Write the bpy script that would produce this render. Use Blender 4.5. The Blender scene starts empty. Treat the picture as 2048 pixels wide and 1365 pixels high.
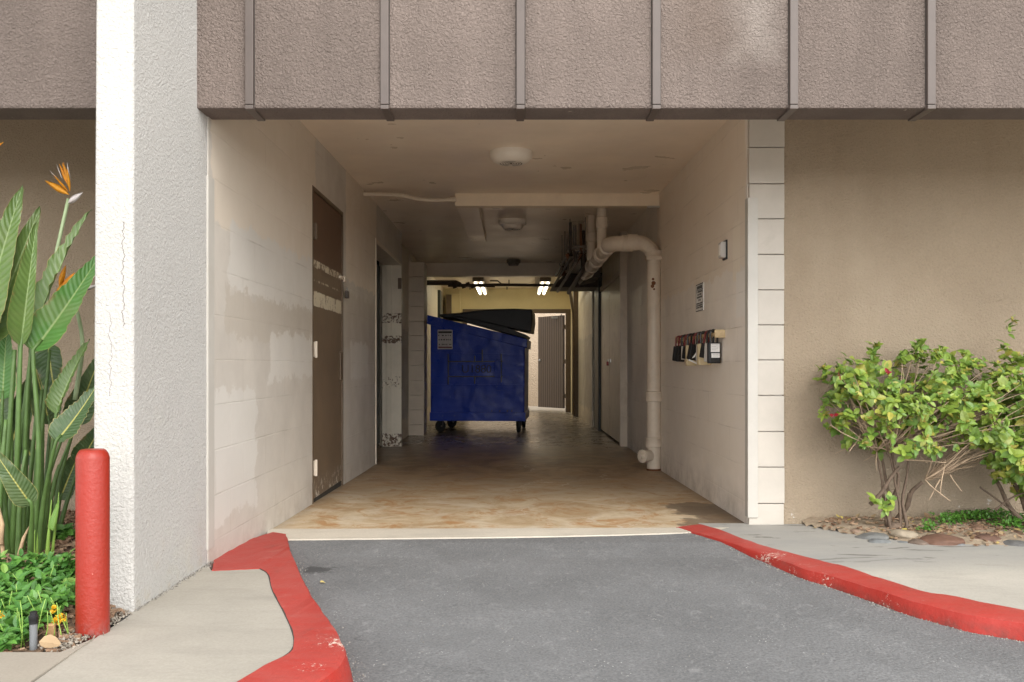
import bpy, bmesh, math, random
from mathutils import Vector, Matrix, noise as mnoise
R = math.radians
random.seed(7)
S = bpy.context.scene
COL = S.collection

# ------------------------------------------------------------------ camera, sky, sun, exposure
CAMZ, FPX, VX, VY = 0.91, 1800.0, 1028.0, 732.0
cam_d = bpy.data.cameras.new('camera'); cam = bpy.data.objects.new('camera', cam_d); COL.objects.link(cam)
cam.location = (0, 0, CAMZ); cam.rotation_euler = (R(90), 0, 0)
cam_d.sensor_width = 36; cam_d.lens = 36 * FPX / 2048
cam_d.shift_x = -4 / 2048; cam_d.shift_y = 49.5 / 2048
cam_d.clip_start = 0.05; cam_d.clip_end = 500
S.camera = cam
SUN_DIR = Vector((0.30, -0.76, 0.66)).normalized()
W = bpy.data.worlds.new('World'); S.world = W; W.use_nodes = True
wn = W.node_tree; wn.nodes.clear()
sky = wn.nodes.new('ShaderNodeTexSky'); sky.sky_type = 'NISHITA'; sky.sun_disc = False
sky.sun_elevation = math.asin(SUN_DIR.z); sky.sun_rotation = math.atan2(SUN_DIR.x, SUN_DIR.y)
sky.air_density = 1.0; sky.dust_density = 0.6; sky.ozone_density = 1.0
hs = wn.nodes.new('ShaderNodeHueSaturation'); hs.inputs['Saturation'].default_value = 0.03
bg = wn.nodes.new('ShaderNodeBackground'); bg.inputs['Strength'].default_value = 0.15
wo = wn.nodes.new('ShaderNodeOutputWorld')
# overcast sky: brighter overhead than at the horizon
wtc = wn.nodes.new('ShaderNodeTexCoord'); wsp = wn.nodes.new('ShaderNodeSeparateXYZ'); wmr = wn.nodes.new('ShaderNodeMapRange')
wmr.inputs[1].default_value = -.05; wmr.inputs[2].default_value = .9; wmr.inputs[3].default_value = 1.0; wmr.inputs[4].default_value = 1.0
wmu = wn.nodes.new('ShaderNodeVectorMath'); wmu.operation = 'SCALE'
wn.links.new(wtc.outputs['Generated'], wsp.inputs[0]); wn.links.new(wsp.outputs[2], wmr.inputs[0]); wn.links.new(wmr.outputs[0], wmu.inputs['Scale'])
wn.links.new(sky.outputs[0], hs.inputs['Color']); wn.links.new(hs.outputs[0], wmu.inputs[0]); wn.links.new(wmu.outputs[0], bg.inputs[0]); wn.links.new(bg.outputs[0], wo.inputs[0])
sd = bpy.data.lights.new('sun', 'SUN'); sd.energy = 0.55; sd.angle = R(30); sd.color = (1.0, 0.96, 0.90)
so = bpy.data.objects.new('sun', sd); COL.objects.link(so)
so.rotation_euler = SUN_DIR.to_track_quat('Z', 'Y').to_euler(); so.location = (2, -6, 8)
S.view_settings.view_transform = 'Standard'; S.view_settings.look = 'None'; S.view_settings.gamma = 1
S.view_settings.exposure = 1.80
S.render.engine = 'CYCLES'
S.cycles.max_bounces = 16; S.cycles.diffuse_bounces = 10; S.cycles.glossy_bounces = 5
S.cycles.use_denoising = True
S.cycles.sample_clamp_indirect = 8

# ------------------------------------------------------------------ helpers
def PX(px, py, Y):            # world point at depth Y that the photograph shows at (px, py)
    return Vector(((px - VX) / FPX * Y, Y, CAMZ - (py - VY) / FPX * Y))
def G(px, py, z):             # ground point on the level z
    Y = FPX * (CAMZ - z) / (py - VY)
    return Vector(((px - VX) / FPX * Y, Y, z))
def wloc(o):
    v = Vector((0, 0, 0))
    while o is not None:
        v += o.location; o = o.parent
    return v
class MB:
    def __init__(s): s.v = []; s.f = []; s.uv = {}
    def add(s, vs, fs):
        n = len(s.v); s.v += [Vector(p) for p in vs]; s.f += [tuple(i + n for i in f) for f in fs]; return n
    def box(s, x0, x1, y0, y1, z0, z1):
        s.hexa([(x0,y0,z0),(x1,y0,z0),(x1,y1,z0),(x0,y1,z0),(x0,y0,z1),(x1,y0,z1),(x1,y1,z1),(x0,y1,z1)])
        return s
    def hexa(s, p):
        s.add(p, [(3,2,1,0),(4,5,6,7),(0,1,5,4),(1,2,6,5),(2,3,7,6),(3,0,4,7)]); return s
    def obox(s, c, ax, ay, az):   # box with centre and three half-axis vectors
        c, ax, ay, az = Vector(c), Vector(ax), Vector(ay), Vector(az)
        s.hexa([c-ax-ay-az, c+ax-ay-az, c+ax+ay-az, c-ax+ay-az, c-ax-ay+az, c+ax-ay+az, c+ax+ay+az, c-ax+ay+az]); return s
    def prism(s, pts, d):         # closed polygon of 3-D points extruded by vector d
        n = len(pts); d = Vector(d)
        a = [Vector(p) for p in pts]
        s.add(a + [p + d for p in a], [tuple(range(n)), tuple(range(2*n-1, n-1, -1))] + [(i, n+i, n+(i+1) % n, (i+1) % n) for i in range(n)]); return s
    def tube(s, pts, r, n=10, cap=True):
        pts = [Vector(p) for p in pts]; m = len(pts)
        rs = r if isinstance(r, (list, tuple)) else [r] * m
        up = None; base = len(s.v)
        for i, p in enumerate(pts):
            d = (pts[min(i+1, m-1)] - pts[max(i-1, 0)])
            d = d.normalized() if d.length > 1e-9 else Vector((0,0,1))
            if up is None:
                up = d.orthogonal().normalized()
            else:
                up = (up - d * up.dot(d)); up = up.normalized() if up.length > 1e-6 else d.orthogonal().normalized()
            q = d.cross(up)
            for k in range(n):
                a = 2 * math.pi * k / n
                s.v.append(p + (up * math.cos(a) + q * math.sin(a)) * rs[i])
        for i in range(m - 1):
            for k in range(n):
                s.f.append((base+i*n+k, base+i*n+(k+1) % n, base+(i+1)*n+(k+1) % n, base+(i+1)*n+k))
        if cap:
            s.f.append(tuple(base + k for k in range(n-1, -1, -1))); s.f.append(tuple(base+(m-1)*n+k for k in range(n)))
        return s
    def lathe(s, prof, c, n=32, axis=(0,0,1)):
        c = Vector(c); ax = Vector(axis).normalized(); u = ax.orthogonal().normalized(); w = ax.cross(u)
        b = len(s.v)
        for (r, z) in prof:
            for k in range(n):
                a = 2*math.pi*k/n
                s.v.append(c + ax*z + (u*math.cos(a) + w*math.sin(a))*max(r, 1e-5))
        for i in range(len(prof)-1):
            for k in range(n):
                s.f.append((b+i*n+k, b+i*n+(k+1) % n, b+(i+1)*n+(k+1) % n, b+(i+1)*n+k))
        s.f.append(tuple(b+k for k in range(n-1, -1, -1))); s.f.append(tuple(b+(len(prof)-1)*n+k for k in range(n)))
        return s
    def build(s, name, mat, parent=None, smooth=False, bevel=0, seg=2, recalc=True, uvs=None):
        off = wloc(parent) if parent is not None else Vector((0,0,0))
        me = bpy.data.meshes.new(name)
        me.from_pydata([p - off for p in s.v], [], s.f)
        if uvs is not None:
            L = me.uv_layers.new(name='UVMap')
            for lp in me.loops: L.data[lp.index].uv = uvs[lp.vertex_index]
        if recalc or bevel:
            bm = bmesh.new(); bm.from_mesh(me)
            if recalc: bmesh.ops.recalc_face_normals(bm, faces=bm.faces)
            if bevel:
                es = [e for e in bm.edges if len(e.link_faces) == 2 and e.calc_face_angle(0) > 0.5]
                bmesh.ops.bevel(bm, geom=es, offset=bevel, segments=seg, profile=0.6, affect='EDGES', clamp_overlap=True)
            bm.to_mesh(me); bm.free()
        if smooth:
            for p in me.polygons: p.use_smooth = True
            if smooth == 'auto':
                try: me.set_sharp_from_angle(angle=R(40))
                except Exception: pass
        me.materials.append(mat)
        o = bpy.data.objects.new(name, me); COL.objects.link(o)
        if parent is not None: o.parent = parent
        return o
def thing(name, label, cat, loc=(0,0,0), group=None):
    o = bpy.data.objects.new(name, None); COL.objects.link(o); o.location = loc; o.empty_display_size = .1
    o['label'] = label; o['category'] = cat
    if group: o['group'] = group
    return o
def tag(o, label, cat, group=None):
    o['label'] = label; o['category'] = cat
    if group: o['group'] = group
    return o
def struct(o, kind='structure'):
    o['kind'] = kind; return o
def text_into(mb, txt, size, origin, ux, uz, thick=.001):
    cu = bpy.data.curves.new('lettering', 'FONT'); cu.body = txt; cu.size = size; cu.align_x = 'CENTER'; cu.align_y = 'CENTER'
    ob = bpy.data.objects.new('lettering', cu); COL.objects.link(ob)
    me = bpy.data.meshes.new_from_object(ob.evaluated_get(bpy.context.evaluated_depsgraph_get()))
    o, ux, uz = Vector(origin), Vector(ux), Vector(uz)
    mb.add([o + ux*v.co.x + uz*v.co.y for v in me.vertices], [tuple(p.vertices) for p in me.polygons])
    bpy.data.objects.remove(ob); bpy.data.meshes.remove(me); bpy.data.curves.remove(cu)
def resample(pts, n):
    pts = [Vector(p) for p in pts]; L = [0]
    for a, b in zip(pts, pts[1:]): L.append(L[-1] + (b-a).length)
    out = []
    for i in range(n):
        t = L[-1]*i/(n-1); j = 0
        while j < len(L)-2 and L[j+1] < t: j += 1
        f = (t-L[j])/max(L[j+1]-L[j], 1e-9); out.append(pts[j].lerp(pts[j+1], f))
    return out
def smooth_line(pts, n):        # Catmull-Rom through the points, then even spacing
    P = [Vector(p) for p in pts]; Q = [P[0]*2-P[1]] + P + [P[-1]*2-P[-2]]; out = []
    for i in range(1, len(Q)-2):
        for k in range(8):
            t = k/8; a, b, c, d = Q[i-1], Q[i], Q[i+1], Q[i+2]
            out.append(0.5*((2*b) + (c-a)*t + (2*a-5*b+4*c-d)*t*t + (3*b-a-3*c+d)*t**3))
    out.append(P[-1]); return resample(out, n)

# ------------------------------------------------------------------ materials
class Mat:
    def __init__(s, name, rough=.7, spec=.4, metal=0):
        s.m = bpy.data.materials.new(name); s.m.use_nodes = True; s.t = s.m.node_tree
        s.b = s.t.nodes['Principled BSDF']; s.b.inputs['Roughness'].default_value = rough
        s.b.inputs['Specular IOR Level'].default_value = spec; s.b.inputs['Metallic'].default_value = metal
        c = s.t.nodes.new('ShaderNodeTexCoord'); s.co = c.outputs['Object']; s.uvo = c.outputs['UV']
        sp = s.t.nodes.new('ShaderNodeSeparateXYZ'); s.t.links.new(s.co, sp.inputs[0]); s.x, s.y, s.z = sp.outputs
    def lk(s, a, b):
        if hasattr(a, 'is_linked') or hasattr(a, 'links'): s.t.links.new(a, b)
        else:
            if isinstance(a, tuple) and len(a) == 3 and b.type == 'RGBA': a = (*a, 1)
            b.default_value = a
    def math(s, op, a, b=0.0, c=None):
        n = s.t.nodes.new('ShaderNodeMath'); n.operation = op; s.lk(a, n.inputs[0]); s.lk(b, n.inputs[1])
        if c is not None: s.lk(c, n.inputs[2])
        return n.outputs[0]
    def vec(s, x, y, z):
        n = s.t.nodes.new('ShaderNodeCombineXYZ'); s.lk(x, n.inputs[0]); s.lk(y, n.inputs[1]); s.lk(z, n.inputs[2]); return n.outputs[0]
    def scl(s, sx, sy, sz): return s.vec(s.math('MULTIPLY', s.x, sx), s.math('MULTIPLY', s.y, sy), s.math('MULTIPLY', s.z, sz))
    def noise(s, scale, detail=4, rough=.6, vec=None, dist=0.0):
        n = s.t.nodes.new('ShaderNodeTexNoise'); s.lk(vec if vec is not None else s.co, n.inputs['Vector'])
        n.inputs['Scale'].default_value = scale; n.inputs['Detail'].default_value = detail
        n.inputs['Roughness'].default_value = rough; n.inputs['Distortion'].default_value = dist; return n.outputs['Fac']
    def vor(s, scale, feat='F1', vec=None, out='Distance', rnd=1.0):
        n = s.t.nodes.new('ShaderNodeTexVoronoi'); n.feature = feat; s.lk(vec if vec is not None else s.co, n.inputs['Vector'])
        n.inputs['Scale'].default_value = scale; n.inputs['Randomness'].default_value = rnd; return n.outputs[out]
    def rng(s, f, a, b, lo=0.0, hi=1.0):
        n = s.t.nodes.new('ShaderNodeMapRange'); n.clamp = True; s.lk(f, n.inputs[0])
        for i, v in enumerate((a, b, lo, hi)): n.inputs[i+1].default_value = v
        return n.outputs[0]
    def mix(s, f, a, b):
        n = s.t.nodes.new('ShaderNodeMix'); n.data_type = 'RGBA'; s.lk(f, n.inputs[0]); s.lk(a, n.inputs[6]); s.lk(b, n.inputs[7]); return n.outputs[2]
    def mul(s, a, f):     # colour times value
        n = s.t.nodes.new('ShaderNodeVectorMath'); n.operation = 'SCALE'; s.lk(a, n.inputs[0]); s.lk(f, n.inputs['Scale']); return n.outputs[0]
    def rect(s, u, v, u0, u1, v0, v1, amp=.06, ns=9, soft=.006, seed=0.0):   # a painted patch with ragged edges
        a = s.math('MINIMUM', s.math('SUBTRACT', u, u0), s.math('SUBTRACT', u1, u))
        b = s.math('MINIMUM', s.math('SUBTRACT', v, v0), s.math('SUBTRACT', v1, v))
        m = s.math('MINIMUM', a, b)
        nz = s.noise(ns, 4, .7, vec=s.vec(u, v, seed))
        return s.rng(s.math('ADD', m, s.math('MULTIPLY', s.math('SUBTRACT', nz, .5), amp*2)), -soft, soft)
    def island(s):
        return s.t.nodes.new('ShaderNodeNewGeometry').outputs['Random Per Island']
    def base(s, c): s.lk(c, s.b.inputs['Base Color']); return s
    def rough(s, r): s.lk(r, s.b.inputs['Roughness']); return s
    def bump(s, h, strength=.5, dist=.01):
        n = s.t.nodes.new('ShaderNodeBump'); n.inputs['Strength'].default_value = strength; n.inputs['Distance'].default_value = dist
        s.lk(h, n.inputs['Height']); s.t.links.new(n.outputs[0], s.b.inputs['Normal']); return s

def m_plain(name, col, rough=.6, var=.12, scale=14, bump=.15, metal=0, spec=.4, dirt=None):
    M = Mat(name, rough, spec, metal); n = M.noise(scale, 6, .65)
    c = M.mul(col, M.rng(n, .3, .7, 1-var, 1+var))
    if dirt: c = M.mix(M.rng(M.noise(scale*.45, 6, .7, dist=.5), .56, .7), c, dirt)
    M.base(c); M.bump(M.noise(scale*5, 3), bump, .004); return M.m
def m_stucco(name, col, scale=55, strength=.9, dist=.012, var=.1, streak=0):
    M = Mat(name, .9, .2)
    n1 = M.noise(scale, 3, .55, dist=.7); v = M.vor(scale*.9, 'SMOOTH_F1')
    h = M.math('ADD', n1, M.math('MULTIPLY', v, .35))
    f = M.math('MULTIPLY', M.rng(M.noise(1.3, 5, .6), .3, .7, 1-var, 1+var), M.rng(n1, .3, .7, .93, 1.05))
    if streak: f = M.math('MULTIPLY', f, M.rng(M.noise(3.2, 4, .6, vec=M.scl(1, 1, .12)), .35, .7, 1-streak, 1+streak))
    M.base(M.mul(col, f)); M.bump(h, strength, dist); return M
def m_block(name, col, patches=(), seam=.5, z_off=.123, dark=(.20,.16,.12), flip=0.0, seams_dark=.32):
    M = Mat(name, .48, .45)
    u, v = M.y, M.z
    br = M.t.nodes.new('ShaderNodeTexBrick'); br.offset = .5
    vv = M.math('SUBTRACT', v, z_off)
    M.lk(M.vec(M.math('ADD', u, flip), vv, 0.0), br.inputs['Vector'])
    br.inputs['Scale'].default_value = 1; br.inputs['Mortar Size'].default_value = .0045; br.inputs['Mortar Smooth'].default_value = .4
    br.inputs['Brick Width'].default_value = .406; br.inputs['Row Height'].default_value = .2035; br.inputs['Bias'].default_value = 0
    br.inputs['Color1'].default_value = (.46,.46,.46,1); br.inputs['Color2'].default_value = (.54,.54,.54,1)
    mort = br.outputs['Fac']
    show = M.rng(M.noise(2.3, 4, .6), .38, .62, .15, 1)
    mort = M.math('MULTIPLY', mort, show)
    c = M.mul(col, M.rng(M.noise(2.1, 6, .65), .3, .7, .90, 1.08))
    for (u0, u1, v0, v1, pc, amp, sd_) in patches:
        c = M.mix(M.rect(u, v, u0, u1, v0, v1, amp, 7, .008, sd_), c, pc)
    c = M.mix(M.math('MULTIPLY', mort, M.rng(M.noise(3.1, 3), .45, .65, 0, seams_dark)), c, dark)
    scuff = M.rng(M.noise(26, 6, .75), .70, .74)
    c = M.mix(M.math('MULTIPLY', scuff, M.rng(M.noise(1.7, 2), .5, .7, 0, .45)), c, (.30,.26,.21))
    low = M.math('MULTIPLY', M.rng(v, .02, .22, 1, 0), M.rng(M.noise(8, 5, .7), .42, .66))
    c = M.mix(M.math('MULTIPLY', low, .45), c, (.30,.25,.20))
    M.base(c)
    h = M.math('ADD', M.math('MULTIPLY', M.math('SUBTRACT', 1.0, mort), seam), M.math('MULTIPLY', M.noise(160, 3), .10))
    h = M.math('ADD', h, M.math('MULTIPLY', M.noise(30, 3), .10))
    M.bump(h, .55, .006)
    M.rough(M.rng(M.noise(5, 3), .3, .7, .36, .58)); return M.m

FIN = m_stucco('white_stucco', (.44,.427,.402), 95, .8, .009, .05)
def fin_cracks():
    M = FIN; bs = M.b.inputs['Base Color'].links[0].from_socket
    n1 = M.math('MULTIPLY', M.math('SUBTRACT', M.noise(14, 4, .7, vec=M.vec(0.0, 0.0, M.z)), .5), .07)
    def crack(x0, z0, z1, w=.0014):
        d = M.math('ABSOLUTE', M.math('SUBTRACT', M.math('SUBTRACT', M.x, x0), n1))
        m = M.math('LESS_THAN', d, w)
        return M.math('MULTIPLY', m, M.math('MULTIPLY', M.math('GREATER_THAN', M.z, z0), M.math('LESS_THAN', M.z, z1)))
    fr = M.math('LESS_THAN', M.y, 3.2)
    k = M.math('MAXIMUM', crack(-1.385, 1.05, 1.42), crack(-1.43, .80, 1.10, .0008))
    c = M.mix(M.math('MULTIPLY', M.math('MULTIPLY', k, fr), .85), bs, (.12,.10,.09))
    # water-stained, spalled foot of the column
    ft = M.math('MULTIPLY', M.rng(M.z, .05, .30, 1, 0), M.rng(M.noise(7, 6, .75), .5, .64))
    c = M.mix(M.math('MULTIPLY', ft, .7), c, (.40,.35,.27))
    g = M.math('MULTIPLY', M.rng(M.z, .2, 1.0, .9, 0), M.rng(M.noise(3.3, 5, .65), .52, .72))
    c = M.mix(M.math('MULTIPLY', g, .35), c, (.55,.54,.42))
    M.base(c)
fin_cracks()
M_FIN = FIN.m
def fascia_mat():
    F = m_stucco('taupe_stucco', (.178,.142,.123), 105, 1.0, .017, .14, streak=.14)
    bs = F.b.inputs['Base Color'].links[0].from_socket
    c = F.mix(F.math('MULTIPLY', F.rect(F.x, F.z, .96, 1.10, 2.25, 4.8, .10, 4, .08, 3.0), .5), bs, (.34,.30,.265))
    c = F.mix(F.math('MULTIPLY', F.rect(F.x, F.z, .70, .95, 2.25, 4.8, .12, 4, .10, 5.0), .35), c, (.15,.11,.085))
    c = F.mix(F.rng(F.noise(30, 5, .75), .715, .735), c, (.10,.08,.065))
    c = F.mix(F.math('MULTIPLY', F.rng(F.z, 2.0, 2.05, 1, 0), F.rng(F.noise(11, 5, .75), .68, .70)), c, (.50,.44,.37))
    F.base(c); return F.m
M_FASCIA = fascia_mat()
def facade_mat():
    F = m_stucco('tan_stucco', (.315,.25,.178), 95, .9, .010, .08)
    bs = F.b.inputs['Base Color'].links[0].from_socket
    # bare white spalls and soil staining along the foot of the wall, shrub's soft shadow painted behind it
    sp = F.math('MULTIPLY', F.rng(F.noise(13, 6, .75), .58, .62), F.rng(F.z, .06, .20, 1, 0))
    sp = F.math('MULTIPLY', sp, F.rng(F.noise(2.2, 3), .45, .6))
    c = F.mix(F.math('MULTIPLY', F.rng(F.z, .0, .35, .55, 0), F.rng(F.noise(4, 5, .7), .35, .7)), bs, (.20,.165,.12))
    c = F.mix(F.rect(F.x, F.z, 1.86, 2.30, .22, .62, .16, 3, .16, 2.0), c, (.26,.21,.155))
    run = F.math('MULTIPLY', F.rng(F.noise(3.0, 5, .65, vec=F.scl(1, 1, .14)), .54, .72), F.rng(F.z, .7, 1.9, .05, .25))
    c = F.mix(run, c, (.22,.16,.105))
    c = F.mix(F.math('MULTIPLY', F.rng(F.noise(1.1, 5, .6), .45, .65), .35), c, (.40,.33,.245))
    c = F.mix(F.rng(F.noise(22, 5, .78), .735, .75), c, (.10,.075,.055))
    c = F.mix(sp, c, (.72,.72,.70)); F.base(c)
    return F.m
M_FACADE = facade_mat()
M_BATTEN = m_plain('taupe_painted_metal', (.088,.068,.058), .45, .08, 9, .1)
M_SHADOWGAP = m_plain('painted_shadow_gap', (.035,.027,.022), .7)
LIGHTP = (.57,.54,.49); MIDP = (.46,.415,.355); WALLP = (.51,.47,.415)
M_LWALL = m_block('painted_block_left', WALLP, [
    (4.0, 6.1, 1.55, 2.6, (.60,.53,.44), .07, 1), (4.25, 6.2, 1.27, 1.60, LIGHTP, .12, 2), (4.2, 6.2, 1.04, 1.27, MIDP, .16, 3),
    (4.95, 6.0, .84, 1.10, LIGHTP, .12, 4), (7.0, 8.8, 1.05, 1.5, MIDP, .12, 5), (7.4, 8.3, .80, 1.10, LIGHTP, .09, 6),
    (4.0, 4.7, .2, .8, LIGHTP, .14, 8), (7.2, 8.8, 1.6, 2.6, (.64,.56,.46), .08, 9)], seam=.5)
M_RWALL = m_block('painted_block_right', (.78,.72,.645), [
    (5.2, 8.4, 1.50, 2.7, (.77,.68,.57), .14, 11), (5.33, 5.5, 1.42, 1.78, (.80,.72,.60), .015, 12), (5.16, 5.42, 1.20, 1.47, (.80,.76,.70), .02, 13),
    (5.2, 8.4, .25, .95, (.76,.70,.62), .15, 14)], seam=.75, flip=.1)
M_DEEP = m_block('painted_block_far', (.68,.60,.46), [(10, 17, .2, 1.4, (.50,.46,.37), .2, 21)], seam=.9, flip=.2)
M_PIER = m_plain('white_block_paint', (.46,.42,.365), .6, .06, 5, .35, dirt=(.40,.36,.31))
M_GUARD = m_plain('white_metal_trim', (.45,.425,.38), .45, .05, 6, .05, dirt=(.42,.39,.34))
def ceil_mat():
    M = Mat('ceiling_paint', .34, .5)
    c = M.mul((.80,.69,.56), M.rng(M.noise(1.7, 5, .6), .3, .7, .9, 1.08))
    def line(v, at, w): return M.math('LESS_THAN', M.math('ABSOLUTE', M.math('SUBTRACT', v, at)), w)
    l = M.math('MAXIMUM', line(M.y, 6.23, .004), line(M.y, 5.75, .003))
    l = M.math('MAXIMUM', l, M.math('MAXIMUM', line(M.x, .10, .003), line(M.x, -.11, .003)))
    l = M.math('MULTIPLY', l, M.rng(M.noise(3, 4), .42, .56)); pass
    c = M.mix(M.math('MULTIPLY', l, .12), c, (.90,.82,.70)); M.base(c)
    M.bump(M.noise(2.0, 3, vec=M.scl(.4, 2.2, 1)), .2, .02); M.rough(M.rng(M.noise(3, 4), .3, .7, .26, .42)); return M.m
M_CEIL = ceil_mat()
def floor_mat():
    M = Mat('garage_concrete', .5, .5)
    st = M.noise(2.3, 8, .70, vec=M.scl(1.0, .85, 1), dist=.9)
    st2 = M.noise(3.4, 8, .74, vec=M.scl(1.0, .8, 1), dist=1.4)
    tan = M.mix(M.rng(st, .40, .60), (.58,.475,.325), (.40,.275,.15))
    tan = M.mix(M.math('MULTIPLY', M.rng(st2, .51, .60), .80), tan, (.40,.20,.065))
    tan = M.mix(M.math('MULTIPLY', M.rng(M.noise(3.1, 7, .7, dist=.6), .50, .68), .8), tan, (.62,.54,.42))
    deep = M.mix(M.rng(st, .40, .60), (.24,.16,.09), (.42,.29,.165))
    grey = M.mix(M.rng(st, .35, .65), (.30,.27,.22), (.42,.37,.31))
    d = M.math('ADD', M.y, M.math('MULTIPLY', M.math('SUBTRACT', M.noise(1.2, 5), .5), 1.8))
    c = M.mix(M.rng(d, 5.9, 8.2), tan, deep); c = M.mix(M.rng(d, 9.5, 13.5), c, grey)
    for (a, b, e, g, sd_) in ((1.02, 1.45, 5.55, 6.05, 3.0), (1.0, 1.45, 5.02, 5.38, 5.0), (1.1, 1.5, 5.2, 5.9, 6.0)):
        c = M.mix(M.math('MULTIPLY', M.rect(M.x, M.y, a, b, e, g, .22, 4, .02, sd_), .85), c, (.15,.105,.065))
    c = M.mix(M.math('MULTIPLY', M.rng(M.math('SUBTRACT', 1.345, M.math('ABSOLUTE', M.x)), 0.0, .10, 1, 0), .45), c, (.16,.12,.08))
    ck = M.math('LESS_THAN', M.vor(.9, 'DISTANCE_TO_EDGE', vec=M.vec(M.math('ADD', M.x, M.math('MULTIPLY', M.noise(4, 5), .5)), M.math('ADD', M.y, M.math('MULTIPLY', M.noise(5, 5), .4)), 0.0)), .006)
    c = M.mix(M.math('MULTIPLY', ck, M.rng(M.noise(1.1, 2), .50, .58, 0, .55)), c, (.62,.56,.46))
    c = M.mix(M.rng(M.noise(38, 5, .75), .70, .73), c, (.16,.115,.07))
    M.base(c)
    r = M.rng(M.y, 6, 11, .62, .27); M.rough(M.math('ADD', r, M.rng(st2, .3, .7, -.08, .10)))
    M.bump(M.math('ADD', M.noise(90, 4), M.math('MULTIPLY', st, .8)), .18, .006); return M.m
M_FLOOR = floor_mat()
def asphalt_mat():
    M = Mat('asphalt', .92, .25)
    c = M.mul((.162,.163,.164), M.rng(M.noise(1.1, 6, .62), .3, .7, .80, 1.18))
    c = M.mul(c, M.rng(M.noise(110, 3, .65), .3, .7, .74, 1.26))
    spk = M.math('LESS_THAN', M.vor(62), M.rng(M.noise(7, 4, .7), .40, .72, 0, .21)); c = M.mix(M.math('MULTIPLY', spk, M.rng(M.noise(4, 3), .4, .7, .25, .95)), c, (.62,.61,.58))
    c = M.mix(M.math('MULTIPLY', M.rng(M.noise(13, 8, .8, vec=M.scl(1.4, .8, 1), dist=.6), .55, .68), .55), c, (.30,.298,.295))
    c = M.mix(M.math('MULTIPLY', M.rng(M.noise(2.1, 6, .65), .52, .70), .35), c, (.105,.105,.105))
    ck = M.math('LESS_THAN', M.vor(1.3, 'DISTANCE_TO_EDGE', vec=M.vec(M.math('ADD', M.x, M.math('MULTIPLY', M.noise(5, 6), .35)), M.math('ADD', M.y, M.math('MULTIPLY', M.noise(6, 6), .35)), 0.0)), .0035)
    c = M.mix(M.math('MULTIPLY', ck, M.rng(M.noise(1.3, 3), .52, .62, 0, .4)), c, (.06,.06,.06))
    c = M.mix(M.math('MULTIPLY', M.rng(M.noise(17, 6, .7), .68, .74), .5), c, (.07,.07,.07))
    p = G(640, 1138, -.03)
    c = M.mix(M.math('MULTIPLY', M.rect(M.x, M.y, p.x-.05, p.x+.05, p.y-.03, p.y+.03, .13, 7, .01), .75), c, (.05,.05,.05))
    M.base(c); M.bump(M.math('ADD', M.noise(150, 3, .7), M.math('MULTIPLY', M.vor(70), .6)), .55, .006); return M.m
M_ASPH = asphalt_mat()
def pave_mat(name, col, wet=False):
    M = Mat(name, .85, .3)
    c = M.mul(col, M.rng(M.noise(1.6, 6, .62), .3, .7, .88, 1.10))
    c = M.mul(c, M.rng(M.noise(120, 3), .3, .7, .93, 1.07))
    c = M.mix(M.math('MULTIPLY', M.rng(M.noise(5, 6, .7, vec=M.scl(.5, 1.8, 1)), .52, .72), .45), c, tuple(v*.66 for v in col))
    c = M.mix(M.math('MULTIPLY', M.rng(M.noise(60, 5, .7), .71, .74), .6), c, (.14,.12,.10))
    if wet:
        w = M.math('MULTIPLY', M.rng(M.math('ADD', M.y, M.math('MULTIPLY', M.x, -.08)), 3.75, 4.05), M.rng(M.noise(2.2, 6, .65, vec=M.scl(.7, 1.6, 1)), .25, .62, .45, 1))
        c = M.mix(M.math('MULTIPLY', w, .85), c, (.285,.28,.265))
        k = M.math('MULTIPLY', M.rng(M.noise(3.3, 5, .6, vec=M.scl(.8, 3.0, 1), dist=.6), .60, .63), M.rng(M.y, 4.05, 4.3))
        c = M.mix(M.math('MULTIPLY', k, .8), c, (.13,.12,.105))
    M.base(c); M.bump(M.noise(70, 4, .65), .25, .005); return M.m
M_PAVE = pave_mat('pavement_concrete', (.36,.332,.282))
M_PAVE2 = pave_mat('pavement_concrete_stained', (.415,.388,.338), True)
M_STRIP = pave_mat('pale_concrete', (.52,.47,.39))
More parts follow.
